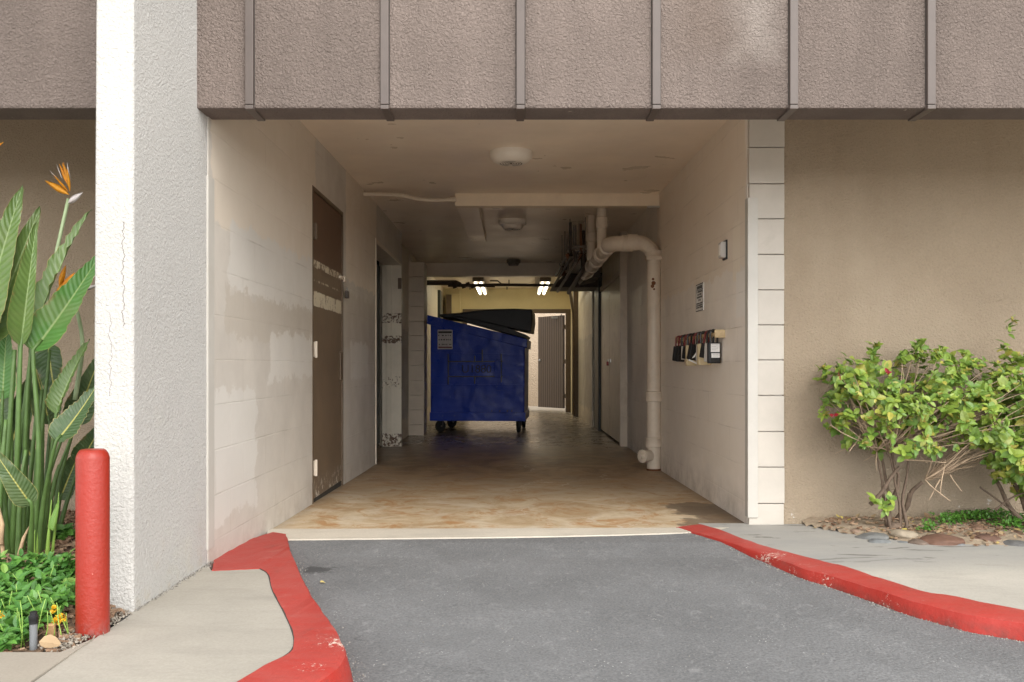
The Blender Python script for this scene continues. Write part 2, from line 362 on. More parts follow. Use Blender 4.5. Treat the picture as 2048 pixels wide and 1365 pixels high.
def kerb_mat(chips):
    M = Mat('red_kerb_paint', .55, .35)
    c = M.mix(M.rng(M.noise(5, 6, .65, vec=M.scl(1, 2.2, 1)), .34, .68), (.375,.040,.031), (.37,.064,.052))
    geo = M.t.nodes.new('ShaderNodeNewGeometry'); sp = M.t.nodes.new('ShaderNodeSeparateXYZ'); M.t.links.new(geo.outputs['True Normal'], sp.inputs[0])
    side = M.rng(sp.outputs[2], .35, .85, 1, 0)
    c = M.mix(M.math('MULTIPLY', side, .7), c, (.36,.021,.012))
    c = M.mix(M.math('MULTIPLY', M.rng(M.noise(40, 5, .7), .60, .72), .5), c, (.30,.05,.04))
    for k, (px, py, z, r, amt) in enumerate(chips):      # where tyres have chipped the paint off
        p = G(px, py, z)
        v = M.vec(M.math('SUBTRACT', M.x, p.x), M.math('SUBTRACT', M.y, p.y), M.math('MULTIPLY', M.math('SUBTRACT', M.z, z), 1.2))
        ln = M.t.nodes.new('ShaderNodeVectorMath'); ln.operation = 'LENGTH'; M.t.links.new(v, ln.inputs[0])
        near = M.rng(ln.outputs['Value'], r*.1, r*1.5, amt*.92, 0)
        m = M.rng(M.math('ADD', M.noise(58, 7, .85, dist=.3), near), .90, .92)
        c = M.mix(m, c, (.66,.55,.46))
    c = M.mix(M.rng(M.noise(60, 6, .8), .675, .69), c, (.56,.44,.36))
    dirt = M.math('MULTIPLY', M.rng(M.z, -.045, -.012, 1, 0), M.rng(M.noise(14, 6, .7), .42, .62)); c = M.mix(M.math('MULTIPLY', dirt, .7), c, (.10,.045,.035))
    rub = M.math('MULTIPLY', M.rng(M.noise(4.5, 6, .75, vec=M.scl(1, 1, 3), dist=.5), .56, .68), .45); c = M.mix(rub, c, (.21,.055,.045))
    c = M.mix(M.math('MULTIPLY', M.rng(M.noise(6.5, 6, .75), .58, .70), .55), c, (.44,.15,.125))
    c = M.mix(M.math('MULTIPLY', M.rng(M.noise(9, 5, .7), .55, .7), .35), c, (.36,.07,.055))
    M.base(c); M.bump(M.math('ADD', M.noise(30, 5), M.math('MULTIPLY', M.noise(110, 3), .4)), .35, .008); return M.m
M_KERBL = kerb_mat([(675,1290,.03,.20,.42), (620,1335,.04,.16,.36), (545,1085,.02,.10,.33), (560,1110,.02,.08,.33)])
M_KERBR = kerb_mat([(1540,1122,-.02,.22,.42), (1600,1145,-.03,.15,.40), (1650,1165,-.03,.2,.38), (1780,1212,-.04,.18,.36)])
def bollard_mat():
    M = Mat('red_bollard_paint', .42, .45)
    c = M.mix(M.rng(M.noise(6, 6, .65, vec=M.scl(1, 1, .5)), .35, .68), (.275,.018,.008), (.25,.024,.012))
    sc = M.math('MULTIPLY', M.rng(M.noise(24, 6, .75, vec=M.scl(1, 1, .25)), .60, .68), M.rng(M.z, .0, .35, .8, .1))
    c = M.mix(sc, c, (.33,.035,.03)); c = M.mix(M.rng(M.noise(55, 5, .8), .69, .71), c, (.74,.34,.27))
    ft = M.math('MULTIPLY', M.rng(M.z, .0, .06, 1, 0), M.rng(M.noise(40, 5, .7), .48, .56)); c = M.mix(ft, c, (.22,.06,.05))
    M.base(c); M.bump(M.math('ADD', M.noise(20, 5, .65), M.math('MULTIPLY', M.noise(80, 3), .4)), .28, .008); return M.m
def door_mat():
    M = Mat('peeling_brown_door', .5, .4); u, v = M.y, M.z
    hi = M.rng(M.math('ADD', v, M.math('MULTIPLY', M.noise(3, 3), .15)), 1.62, 1.72)
    c = M.mix(hi, (.150,.105,.066), (.105,.058,.034))
    c = M.mul(c, M.rng(M.noise(4, 5, .6), .3, .7, .88, 1.12))
    for (z0, z1, th) in ((1.56, 1.645, .52), (1.465, 1.515, .55), (1.30, 1.43, .45)):
        band = M.rng(M.math('MINIMUM', M.math('SUBTRACT', v, z0), M.math('SUBTRACT', z1, v)), -.012, .02)
        chip = M.rng(M.math('MULTIPLY', band, M.math('ADD', M.noise(19, 8, .8, vec=M.vec(M.x, M.y, M.math('MULTIPLY', M.z, .7)), dist=.5), .02)), th-.015, th+.01)
        c = M.mix(chip, c, (.56,.50,.37))
    e = M.math('MULTIPLY', M.rng(v, .03, .16, 1, 0), M.rng(M.noise(18, 5, .7), .52, .6)); c = M.mix(e, c, (.6,.55,.47))
    M.base(c); M.bump(M.noise(30, 5), .25, .004); return M.m
def jamb_mat():
    M = Mat('rusty_white_jamb', .55, .4)
    c = M.mul((.66,.60,.49), M.rng(M.noise(5, 4), .3, .7, .9, 1.06))
    for (z0, z1, th) in ((1.40, 1.55, .54), (1.16, 1.28, .50), (.62, .80, .60), (-.06, .12, .52)):
        band = M.rng(M.math('MINIMUM', M.math('SUBTRACT', M.z, z0), M.math('SUBTRACT', z1, M.z)), -.02, .02)
        c = M.mix(M.rng(M.math('MULTIPLY', band, M.noise(30, 5, .7)), th-.06, th+.02), c, (.11,.062,.036))
    M.base(c); M.bump(M.noise(40, 4), .2, .004); return M.m
M_DOORB = door_mat(); M_JAMB = jamb_mat()
M_PIPE = m_plain('painted_pipe', (.60,.52,.42), .42, .08, 9, .12, dirt=(.50,.42,.32))
M_RUST = m_plain('rust', (.16,.065,.03), .85, .3, 20, .5)
M_DARKMETAL = m_plain('dark_pipework', (.07,.055,.045), .6, .25, 18, .3)
M_GREYMETAL = m_plain('grey_pipework', (.20,.17,.14), .55, .25, 18, .3)
M_DARK = m_plain('dark_room', (.03,.026,.02), .9)
M_BROWNP = m_plain('brown_paint', (.11,.075,.045), .5, .15)
M_GREENDK = m_plain('dark_green_paint', (.030,.036,.030), .5, .15)
M_YELLOW = m_plain('cream_wall_paint', (.58,.48,.26), .6, .06, 3, .1)
M_GALV = m_plain('steel', (.5,.5,.48), .35, .1, 20, .05, metal=.9)
M_WHITEPL = m_plain('white_plastic', (.74,.69,.61), .4, .04, 5, .02)
M_GREYPL = m_plain('grey_plastic', (.50,.48,.45), .45, .04, 5, .02)
M_BLACKPL = m_plain('black_plastic', (.012,.012,.013), .5, .2, 12, .1)
M_BLACKMT = m_plain('black_metal', (.015,.014,.013), .35, .2, 20, .1)
M_PAPER = m_plain('white_sticker', (.78,.77,.74), .6, .04, 20, .0)
M_INK = m_plain('black_ink', (.02,.02,.02), .7, .05, 20, .0)
M_TAN = m_plain('cream_key_box', (.55,.45,.27), .5, .08, 20, .05)
M_REDPL = m_plain('dark_red_vinyl', (.13,.018,.016), .4, .15, 20, .05)
M_RAIL = m_plain('pale_wood_rail', (.55,.42,.24), .6, .2, 30, .2)
M_RUBBER = m_plain('rubber', (.018,.018,.018), .8)
def dumpster_mat():
    M = Mat('dented_blue_steel', .30, .22)
    c = M.mix(M.rng(M.noise(3, 5, .6), .35, .7), (.006,.030,.30), (.010,.044,.38))
    c = M.mix(M.math('MULTIPLY', M.rng(M.noise(5, 7, .75, dist=.8), .54, .72), .12), c, (.03,.05,.14))
    c = M.mix(M.math('MULTIPLY', M.rng(M.noise(24, 6, .78), .60, .68), .7), c, (.13,.16,.26))
    c = M.mix(M.math('MULTIPLY', M.rng(M.noise(14, 6, .75, vec=M.scl(.3, 1, 3)), .60, .68), .5), c, (.09,.11,.20))
    c = M.mix(M.rng(M.noise(40, 5, .8), .72, .75), c, (.07,.05,.04))
    M.base(c); M.bump(M.math('ADD', M.noise(2.6, 2, .5, dist=.2), M.math('MULTIPLY', M.noise(50, 3), .02)), .34, .10)
    M.rough(M.rng(M.noise(9, 5), .3, .7, .24, .46)); return M.m
M_BLUE = dumpster_mat()
def slat_mat():
    M = Mat('brown_slatted_door', .6, .3)
    w = M.t.nodes.new('ShaderNodeTexWave'); w.bands_direction = 'X'; w.inputs['Scale'].default_value = 3.6; M.lk(M.uvo, w.inputs['Vector'])
    M.base(M.mix(M.rng(w.outputs[1], .1, .35), (.07,.05,.037), (.175,.132,.10))); M.bump(w.outputs[1], .5, .01); return M.m
M_SLAT = slat_mat()
def leaf_mat(name, a, b, c3=None, rough=.42, trans=.25, backlit=None):
    M = Mat(name, rough, .45); i = M.island()
    c = M.mix(i, a, b)
    if c3: c = M.mix(M.rng(i, .86, .95), c, c3)
    c = M.mul(c, M.rng(M.noise(60, 3), .3, .7, .86, 1.14)); M.base(c)
    tr = M.t.nodes.new('ShaderNodeBsdfTranslucent'); M.t.links.new(M.b.inputs['Base Color'].links[0].from_socket, tr.inputs[0])
    mx = M.t.nodes.new('ShaderNodeMixShader'); mx.inputs[0].default_value = trans
    out = [n for n in M.t.nodes if n.type == 'OUTPUT_MATERIAL'][0]
    M.t.links.new(M.b.outputs[0], mx.inputs[1]); M.t.links.new(tr.outputs[0], mx.inputs[2]); M.t.links.new(mx.outputs[0], out.inputs[0])
    M.bump(M.noise(35, 3), .25, .006); return M.m
M_BOUG = leaf_mat('bougainvillea_leaf', (.27,.36,.055), (.085,.19,.035), (.38,.36,.07))
M_BOUGNEW = leaf_mat('young_leaf', (.36,.34,.06), (.28,.22,.05))
M_LANT = leaf_mat('lantana_leaf', (.13,.30,.05), (.045,.15,.03), (.20,.34,.07))
M_CLOV = leaf_mat('ground_cover_leaf', (.10,.24,.03), (.05,.15,.02))
M_LITTER = leaf_mat('dry_leaf', (.36,.27,.15), (.22,.13,.07), (.5,.40,.10), .8, .1)
M_BRACT = leaf_mat('red_bract', (.30,.02,.02), (.22,.015,.03))
M_YFLOWER = leaf_mat('yellow_flower', (.80,.47,.02), (.80,.58,.06))
M_ORANGE = leaf_mat('orange_sepal', (.80,.30,.015), (.78,.40,.03), None, .5, .3)
def paddle_mat(name, a, b, rib, trans=.2):
    M = Mat(name, .38, .5)
    sp = M.t.nodes.new('ShaderNodeSeparateXYZ'); M.t.links.new(M.uvo, sp.inputs[0]); u, t = sp.outputs[0], sp.outputs[1]
    au = M.math('ABSOLUTE', u)
    ph = M.math('ADD', M.math('MULTIPLY', t, 120.0), M.math('MULTIPLY', au, -13.0))
    ph = M.math('ADD', ph, M.math('MULTIPLY', M.noise(6, 2), 5.0))
    wv = M.math('SINE', ph)
    c = M.mix(M.noise(9, 4, .6), a, b)
    c = M.mix(M.rng(wv, .2, 1, 0, .13), c, tuple(v*1.4 for v in b))
    c = M.mix(M.rng(au, .035, .075, 1, 0), c, rib); c = M.mix(M.rng(au, .955, .985), c, (.36,.30,.10)); c = M.mix(M.math('MULTIPLY', M.rng(au, .7, 1.0), M.rng(M.noise(16, 5, .7), .58, .64)), c, (.20,.125,.05)); c = M.mix(M.math('MULTIPLY', M.rng(M.noise(5, 4), .5, .7), .35), c, (.20,.22,.09))
    M.base(c)
    tr = M.t.nodes.new('ShaderNodeBsdfTranslucent'); M.t.links.new(c, tr.inputs[0])
    mx = M.t.nodes.new('ShaderNodeMixShader'); mx.inputs[0].default_value = trans
    out = [n for n in M.t.nodes if n.type == 'OUTPUT_MATERIAL'][0]
    M.t.links.new(M.b.outputs[0], mx.inputs[1]); M.t.links.new(tr.outputs[0], mx.inputs[2]); M.t.links.new(mx.outputs[0], out.inputs[0])
    M.bump(M.math('ADD', M.math('MULTIPLY', wv, .6), M.math('MULTIPLY', M.noise(22, 4), 1.2)), .30, .006); return M.m
M_PAD1 = paddle_mat('paddle_leaf', (.065,.125,.030), (.125,.195,.045), (.20,.28,.10))
M_PAD2 = paddle_mat('paddle_leaf_bright', (.055,.165,.034), (.095,.225,.042), (.22,.33,.10), .3)
M_PADD = paddle_mat('paddle_leaf_dark', (.040,.078,.026), (.065,.115,.036), (.38,.36,.09), .12)
M_STALK = m_plain('green_stalk', (.075,.135,.034), .45, .3, 9, .1)
M_STALKL = m_plain('young_green_stalk', (.22,.36,.065), .45, .2, 9, .1)
M_FSTALK = m_plain('pale_flower_stalk', (.30,.38,.21), .45, .15, 9, .1)
M_SHEATH = m_plain('dry_sheath', (.42,.29,.17), .8, .3, 14, .4)
M_SPATHE = m_plain('spathe', (.55,.50,.48), .5, .2, 14, .1, dirt=(.40,.16,.12))
M_BARK = m_plain('grey_brown_bark', (.125,.088,.062), .9, .3, 30, .7)
M_TWIG = m_plain('dry_twig', (.38,.28,.19), .9, .3, 30, .4)
def chip_mat():
    M = Mat('bark_chip', .9, .2); i = M.island()
    M.base(M.mul(M.mix(i, (.155,.085,.05), (.34,.235,.155)), M.rng(M.noise(40, 4), .3, .7, .7, 1.25))); M.bump(M.noise(90, 3), .4, .004); return M.m
M_CHIP = chip_mat()
M_SOIL = m_plain('bed_soil', (.115,.075,.048), .95, .4, 24, .9)
M_GRIT = m_plain('sandy_soil', (.30,.235,.165), .95, .3, 40, .9)

# ------------------------------------------------------------------ ground, paving, kerbs
AZ = [(-60,-.06),(2.0,-.062),(2.6,-.058),(3.2,-.055),(3.9,-.042),(4.4,-.028),(4.66,-.004),(4.95,-.002)]
def az(Y):
    for (a, za), (b, zb) in zip(AZ, AZ[1:]):
        if Y <= b: return za + (zb-za)*(Y-a)/(b-a)
    return AZ[-1][1]
mb = MB(); xs = [-60,-12,-5,-3,-2,-1,0,1,2,3,5,12,60]; ys = [a for a, _ in AZ]
for y in ys:
    for x in xs: mb.v.append(Vector((x, y, az(y))))
for j in range(len(ys)-1):
    for i in range(len(xs)-1):
        a = j*len(xs)+i; mb.f.append((a, a+1, a+1+len(xs), a+len(xs)))
struct(mb.build('asphalt_driveway', M_ASPH))
struct(MB().box(-60,60,-60,1.6,-.12,-.054).build('bounce_slab', m_plain('pale_bounce_slab', (.52,.49,.44), .9)))  # unseen pale slab behind the camera, added to bounce light into the passage
FZ = [(4.80,.004),(5.14,0.0),(8.2,-.045),(18.75,-.05)]
def fz(Y):
    for (a, za), (b, zb) in zip(FZ, FZ[1:]):
        if Y <= b: return za + (zb-za)*(Y-a)/(b-a)
    return FZ[-1][1]
mb = MB()
fl = [(-4,4.96),(-1.0,4.965),(0,4.99),(1.5,5.02),(4,5.02)]
ny = [5.14, 6.0, 7.0, 8.2, 10, 12, 14, 16, 18.75]
for (x, y) in fl: mb.v.append(Vector((x, y, 0.003)))
for y in ny:
    for (x, _) in fl: mb.v.append(Vector((x, y, fz(y))))
for j in range(len(ny)):
    for i in range(4):
        a = j*5+i; mb.f.append((a, a+1, a+6, a+5))
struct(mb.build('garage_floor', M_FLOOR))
mb = MB()    # pale concrete apron strip between asphalt and garage floor
fr = smooth_line([(-1.30,4.70,.004),(-.6,4.735,.004),(.1,4.78,.004),(.75,4.86,.004),(1.12,4.945,.004)], 24)
bk = resample([(-1.36,4.985,.007),(0,5.0,.007),(1.2,5.03,.007)], 24)
for i in range(24):
    j = .006*(mnoise.noise(Vector((i*.9,0,0))));  mb.v += [fr[i]+Vector((0,j,-.03)), fr[i]+Vector((0,j,0)), bk[i]+Vector((0,j*.7,0)), bk[i]+Vector((0,j*.7,-.03))]
for i in range(23):
    a = i*4
    for k in range(3): mb.f.append((a+k, a+4+k, a+5+k, a+1+k))
struct(mb.build('concrete_strip', M_STRIP))

ZL = .04
kin = smooth_line([G(x, y, ZL) for x, y in ((520,1137),(536,1148),(545,1180),(567,1222),(584,1260),(588,1288),(574,1308),(530,1331),(470,1366),(390,1410),(250,1480),(0,1600))], 70)
kout = smooth_line([G(x, y, ZL) for x, y in ((579,1092),(588,1112),(604,1150),(629,1195),(657,1234),(680,1266),(693,1294),(688,1322),(655,1352),(590,1392),(470,1455),(150,1610))], 70)
def kerb(inner, outer, name, mat):
    mb = MB(); n = len(inner); P = 7
    for i in range(n):
        a, b = inner[i].copy(), outer[i].copy(); d = (b-a); d.z = 0; d.normalize()
        w1, w2 = .004*mnoise.noise(a*11), .004*mnoise.noise(b*9)
        zb = min(az(b.y)-.02, b.z-.012); hgt = max(b.z-az(b.y), .004)
        b += d*(.006*mnoise.noise(b*14)+.004*mnoise.noise(b*40)); a += d*.004*mnoise.noise(a*25)
        r = min(.022, hgt*.45)
        mb.v += [a-Vector((0,0,.10)), a+Vector((0,0,w1)), b - d*r + Vector((0,0,w2)), b - d*r*.3 + Vector((0,0,w2-r*.3)),
                 b - Vector((0,0,r)), Vector((b.x+d.x*hgt*.22, b.y+d.y*hgt*.22, zb+.02)), Vector((b.x+d.x*hgt*.25, b.y+d.y*hgt*.25, zb-.05))]
    for i in range(n-1):
        for k in range(P-1): q = i*P+k; mb.f.append((q, q+1, q+P+1, q+P))
    mb.f.append(tuple(range(P))); mb.f.append(tuple((n-1)*P+k for k in range(P-1, -1, -1)))
    return struct(mb.build(name, mat, smooth='auto'))
head_in = [G(546,1064,.009), Vector((-1.350,4.62,.022)), Vector((-1.352,4.35,.032)), Vector((-1.353,4.06,.040)), G(424,1141,.040), G(470,1139,.040), kin[0]]
head_out = [G(572,1069,.006), G(574,1074,.012), G(576,1079,.018), G(577,1083,.022), G(578,1086,.026), G(579,1089,.029), kout[0]]
fi, fo = [], []
for k in range(6):
    for t_ in range(5): fi.append(head_in[k].lerp(head_in[k+1], t_/5)); fo.append(head_out[k].lerp(head_out[k+1], t_/5))
for k in range(12): kout[k].z = .031+.009*k/12
kerb(fi+kin, fo+kout, 'kerb', M_KERBL)
rin = smooth_line([G(x, y, .003) for x, y in ((1400,1051),(1440,1062),(1497,1084),(1570,1106),(1672,1131),(1757,1158),(1848,1186),(1921,1197),(1976,1210),(2048,1223),(2300,1270),(2900,1400))], 70)
rout = smooth_line([G(x, y, .003) for x, y in ((1352,1056),(1391,1067),(1453,1085),(1519,1107),(1603,1137),(1665,1154),(1727,1173),(1811,1200),(1884,1218),(1957,1235),(2048,1249),(2290,1305),(2860,1460))], 70)
for v in rin+rout: v.z = .009
kerb(rin, rout, 'kerb', M_KERBR)

for ln_ in (kin[:60], rin[:55]):   # open dirt-filled joint between kerb and pavement
    struct(MB().tube([p+Vector((0,0,(.037 if p.x < 0 else .003)-p.z)) for p in ln_], .003, 6).build('kerb_joint', m_plain('joint_dirt', (.05,.042,.035), .95)))
def sheet(name, pts, z, mat, depth=.08):
    mb = MB(); mb.prism([Vector((p[0], p[1], z)) for p in pts], (0,0,-depth)); return struct(mb.build(name, mat))
# left pavement, split by its joint line
lp = [G(422,1140,ZL), Vector((-1.357,3.98,ZL)), Vector((-1.356,3.20,ZL)), G(255,1233,ZL), G(190,1275,ZL)]
sheet('pavement', [p.to_2d() for p in kin[::-1]] + [p.to_2d() for p in lp] + [G(60,1368,ZL).to_2d(), G(-60,1450,ZL).to_2d(), G(-200,1600,ZL).to_2d()], ZL-.003, M_PAVE)
sheet('pavement', [p.to_2d() for p in (G(186,1279,ZL), G(120,1306,ZL), G(0,1306,ZL), G(-900,1306,ZL), G(-900,1600,ZL), G(-206,1600,ZL), G(-64,1450,ZL), G(56,1368,ZL))], ZL+.002, pave_mat('pavement_concrete_warm', (.32,.285,.235)))
# right pavement
sheet('pavement', [p.to_2d() for p in rin] + [(9,2.2),(9,5.18),(1.06,5.18)], .004, M_PAVE2)

def bed(name, outline, zf, mat, step=.04):
    xs_ = [p[0] for p in outline]; ys_ = [p[1] for p in outline]
    def inside(x, y):
        c = False; n = len(outline)
        for i in range(n):
            (x0, y0), (x1, y1) = outline[i], outline[(i+1) % n]
            if (y0 > y) != (y1 > y) and x < (x1-x0)*(y-y0)/(y1-y0)+x0: c = not c
        return c
    mb = MB(); idx = {}
    nx = int((max(xs_)-min(xs_))/step)+2; nyy = int((max(ys_)-min(ys_))/step)+2
    for j in range(nyy):
        for i in range(nx):
            x = min(xs_)+i*step; y = min(ys_)+j*step
            if inside(x, y): idx[i, j] = len(mb.v); mb.v.append(Vector((x, y, zf(x, y))))
    for (i, j) in idx:
        q = [idx.get(k) for k in ((i,j),(i+1,j),(i+1,j+1),(i,j+1))]
        if None not in q: mb.f.append(tuple(q))
    return struct(mb.build(name, mat, smooth=True)), inside
BED_L = [G(-900,1300,ZL).to_2d(), G(0,1305,ZL).to_2d(), G(118,1305,ZL).to_2d(), G(190,1274,ZL).to_2d(), G(258,1230,ZL).to_2d(), (-1.37,3.23), (-1.40,3.30), (-1.40,5.20), (-5.0,5.20)]
BED_L = [(p[0], p[1]) for p in BED_L]
def zbl(x, y): return .030 + .05*max(0, min(1, (y-2.9)/1.0)) + .012*mnoise.noise(Vector((x*6, y*6, 0))) + .010*mnoise.noise(Vector((x*19, y*19, 3)))
_, in_l = bed('planting_bed', BED_L, zbl, M_SOIL, .03)
pe = smooth_line([(1.62,5.12,0),(1.72,4.93,0),(1.88,4.73,0),(2.10,4.58,0),(2.45,4.52,0),(3.0,4.49,0),(4.5,4.47,0),(7.5,4.45,0)], 40)
PE2 = [p.to_2d() for p in resample(pe[:26], 60)]
BED_R = [(p.x, p.y) for p in pe] + [(7.5,5.20),(1.62,5.20)]
def zbr(x, y):
    d = min((Vector((x, y))-q).length for q in PE2)
    return zbr0(x, y)*min(1, d/.09) - .012*max(0, 1-d/.06)
def zbr0(x, y): return .016 + .03*max(0, min(1, (y-4.5)/.5)) + .012*mnoise.noise(Vector((x*7, y*7, 9)))
_, in_r = bed('planting_bed', BED_R, zbr, M_GRIT, .03)

# ------------------------------------------------------------------ the building
B = thing('building', 'taupe stucco building with a white block drive-through passage and dark fascia band', 'building')
LX, RX = -1.345, 1.338
def bpart(name, mat, fn, **k):
    mb = MB(); fn(mb); return mb.build(name, mat, B, **k)
# fascia, its battens and the white stucco blade column
FY0, FY1, FZB = 3.83, 4.02, 2.006
bpart('fascia', M_FASCIA, lambda m: m.box(-8,8,FY0,FY1,FZB,4.6), bevel=.012)
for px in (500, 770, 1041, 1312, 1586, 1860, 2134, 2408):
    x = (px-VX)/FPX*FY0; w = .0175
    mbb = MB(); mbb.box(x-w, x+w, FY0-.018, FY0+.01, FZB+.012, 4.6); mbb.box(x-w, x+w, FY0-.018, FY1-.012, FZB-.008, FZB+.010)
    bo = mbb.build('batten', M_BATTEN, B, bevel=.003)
    MB().box(x-w-.0035, x+w+.0035, FY0-.0015, FY0+.01, FZB+.014, 4.6).build('shadow_gap_strip', M_SHADOWGAP, bo)  # proud dark strips paint the shadow gap either side of the batten
def fin(m):
    zt = 4.6; x1 = -1.349
    m.hexa([(-1.497,3.19,-.05),(x1,3.19,-.05),(x1,4.02,-.05),(-1.497,4.02,-.05),(-1.470,3.19,zt),(x1,3.19,zt),(x1,4.02,zt),(-1.470,4.02,zt)])
bpart('column', M_FIN, fin, bevel=.016, seg=3)
bpart('corner_guard', M_GUARD, lambda m: (m.box(LX-.014,LX+.004,3.955,4.03,.10,1.745), m.box(LX-.030,LX+.004,3.948,3.957,.10,1.745)), bevel=.0015)
# ceilings and the storey above
def ceiling(m):
    pr = [(4.03,2.425),(5.14,2.44),(8.2,2.491),(13.9,2.500),(18.75,2.51)]
    for (y0, a), (y1, b) in zip(pr, pr[1:]):
        m.hexa([(-4,y0,a),(4,y0,a),(4,y1,b),(-4,y1,b),(-4,y0,a+.2),(4,y0,a+.2),(4,y1,b+.2),(-4,y1,b+.2)])
bpart('ceiling', M_CEIL, ceiling)
bpart('overhang_ceiling', M_CEIL, lambda m: m.box(-8,-4,4.03,5.4,2.42,2.6)); bpart('overhang_ceiling', M_CEIL, lambda m: m.box(4,8,4.03,5.4,2.42,2.6))
bpart('upper_storey', M_FASCIA, lambda m: m.box(-8,8,4.025,8.0,2.72,4.6))
# facade walls either side
bpart('facade_wall', M_FACADE, lambda m: m.box(1.545,8,5.155,5.36,-.1,2.72))
bpart('facade_wall', M_FACADE, lambda m: m.box(-8,LX-.205,5.20,5.40,-.1,2.72))
# left passage wall, with its doorway
def lw(m):
    m.box(LX-.2,LX,3.96,6.02,-.1,2.6); m.box(LX-.2,LX,6.02,7.06,2.10,2.6); m.box(LX-.2,LX,7.06,8.74,-.1,2.6); m.box(LX-.2,LX,8.74,10.7,2.13,2.6); m.box(LX-.2,LX,10.72,10.80,-.1,2.6)
bpart('passage_wall', M_LWALL, lw)
# brown steel door
db = MB(); db.box(LX-.045,LX-.006,6.035,7.045,.012,2.085); dob = db.build('door', M_DOORB, B, bevel=.003); dob['label'] = 'brown steel door with peeling cream patches'
fr_ = MB(); fr_.box(LX-.06,LX+.003,6.0,6.03,-.02,2.115); fr_.box(LX-.06,LX+.003,7.05,7.08,-.03,2.115); fr_.box(LX-.06,LX+.003,6.03,7.05,2.088,2.115)
fr_.build('door_frame', M_BROWNP, dob, bevel=.002)
for z in (1.82, 1.02, .22):
    h = MB(); h.tube([(LX+.006,6.085,z-.055),(LX+.006,6.085,z+.055)], .010, 10); h.box(LX-.008,LX+.004,6.06,6.13,z-.05,z+.05)
    h.build('hinge', M_PIPE if z < 1.5 else M_BROWNP, dob)
h = MB(); h.box(LX-.004,LX+.014,6.94,7.12,1.585,1.605); h.box(LX-.004,LX+.02,7.06,7.12,1.57,1.615); h.build('hasp', M_PIPE, dob, bevel=.002)
h = MB(); h.box(LX-.006,LX+.006,6.965,7.035,.80,1.02); h.build('handle_plate', M_BROWNP, dob, bevel=.003)
bpart('door_gap_fill', M_DARK, lambda m: m.box(LX-.05,LX-.008,6.03,7.05,-.04,.012))  # near-black fill paints the shade in the gap under the door
# doorway further in
jf = MB(); jf.box(LX-.22,LX+.012,10.66,10.72,-.08,2.12); jf.box(LX-.16,LX-.10,10.635,10.66,-.08,2.10)
j = jf.build('door_frame', M_JAMB, B, bevel=.004)
jl = MB(); jl.box(LX-.06,LX+.010,8.73,8.755,-.05,2.15); jl.build('jamb', M_PIPE, j, bevel=.003)
jl = MB(); jl.box(LX-.20,LX+.010,8.755,10.66,2.10,2.14); jl.build('head', M_PIPE, j, bevel=.003)
jl = MB(); jl.box(LX-.03,LX+.014,10.655,10.665,1.82,1.95); jl.build('strike_plate', M_BROWNP, j)
def room(m):
    m.box(-3.6,-3.5,7.6,11.2,-.1,2.6); m.box(-3.5,LX-.2,7.5,7.6,-.1,2.6); m.box(-3.5,LX-.22,11.1,11.2,-.1,2.6)
bpart('side_room_wall', M_DARK, room)
dl = MB(); dl.box(LX-.28,LX-.235,9.3,10.6,.0,2.08); dl.build('door', M_GREENDK, B, bevel=.003)
# left wall beyond the doorway, block pier, back room side wall
bpart('passage_wall', M_DEEP, lambda m: m.box(-1.62,-1.45,10.80,12.4,-.1,2.6))
def blockpier(m, x0, x1, y0, y1, zs):
    for a, b in zip(zs, zs[1:]): m.box(x0+random.uniform(-.002,.002), x1+random.uniform(-.003,.003), y0, y1, a+.002, b-.002)
bpart('block_pier', m_plain('far_block_paint', (.58,.50,.40), .6, .08, 5, .3), lambda m: blockpier(m,-1.47,-1.235,12.38,12.8,[-.06,.10]+[.10+.2035*i for i in range(1,12)]), bevel=.006)
bpart('passage_wall', M_DEEP, lambda m: m.box(-1.62,-1.46,12.8,18.6,-.1,2.6))
# right passage wall, white end pier and its corner guard
bpart('passage_wall', M_RWALL, lambda m: m.box(RX,RX+.2,5.17,10.64,-.1,2.6))
bpart('end_pier', M_PIER, lambda m: blockpier(m,RX+.004,1.543,5.135,5.30,[-.03,.123,.331,.534,.74,.943,1.143,1.343,1.546,1.749,1.949,2.157,2.43]), bevel=.005)
bpart('corner_guard', M_GUARD, lambda m: (m.box(RX-.006,RX+.052,5.125,5.136,.045,1.868), m.box(RX-.006,RX+.003,5.136,5.19,.045,1.868)), bevel=.0015)
# pair of doors with white jamb on the right
RX2 = 1.275
jm = MB(); jm.box(RX2-.02,RX+.19,10.64,10.74,-.08,2.5); rj = jm.build('door_frame', M_PIPE, B, bevel=.004)
jm = MB(); jm.box(RX2-.012,RX2+.06,10.74,13.25,2.0,2.06); jm.build('head', M_PIPE, rj, bevel=.004)
M_PDOOR = m_plain('cream_painted_door', (.50,.43,.33), .38, .1, 5, .15, dirt=(.30,.23,.16))
for (a, b) in ((10.76,11.98),(12.0,13.22)):
    d = MB(); d.box(RX2,RX2+.04,a,b,-.02,1.99); dd = d.build('door', M_PDOOR, B, bevel=.004)
    if a < 11:
        for z in (.25, 1.15):
            hh = MB(); hh.tube([(RX2-.006,a+.03,z-.06),(RX2-.006,a+.03,z+.06)], .012, 8); hh.build('hinge', M_PIPE, dd)
    hh = MB(); hh.box(RX2-.010,RX2,(b-.12) if a < 11 else a+.01,(b-.01) if a < 11 else a+.12,.95,1.0); hh.build('hasp', M_GALV, dd)
bpart('passage_wall', M_DEEP, lambda m: (m.box(RX2+.02,RX2+.2,10.74,13.25,2.06,2.6), m.box(RX2-.06,RX2+.2,14.0,17.0,-.1,2.6)))
bpart('door_post', M_GREENDK, lambda m: m.box(RX2-.035,RX2+.1,13.25,14.0,-.08,2.28), bevel=.004)
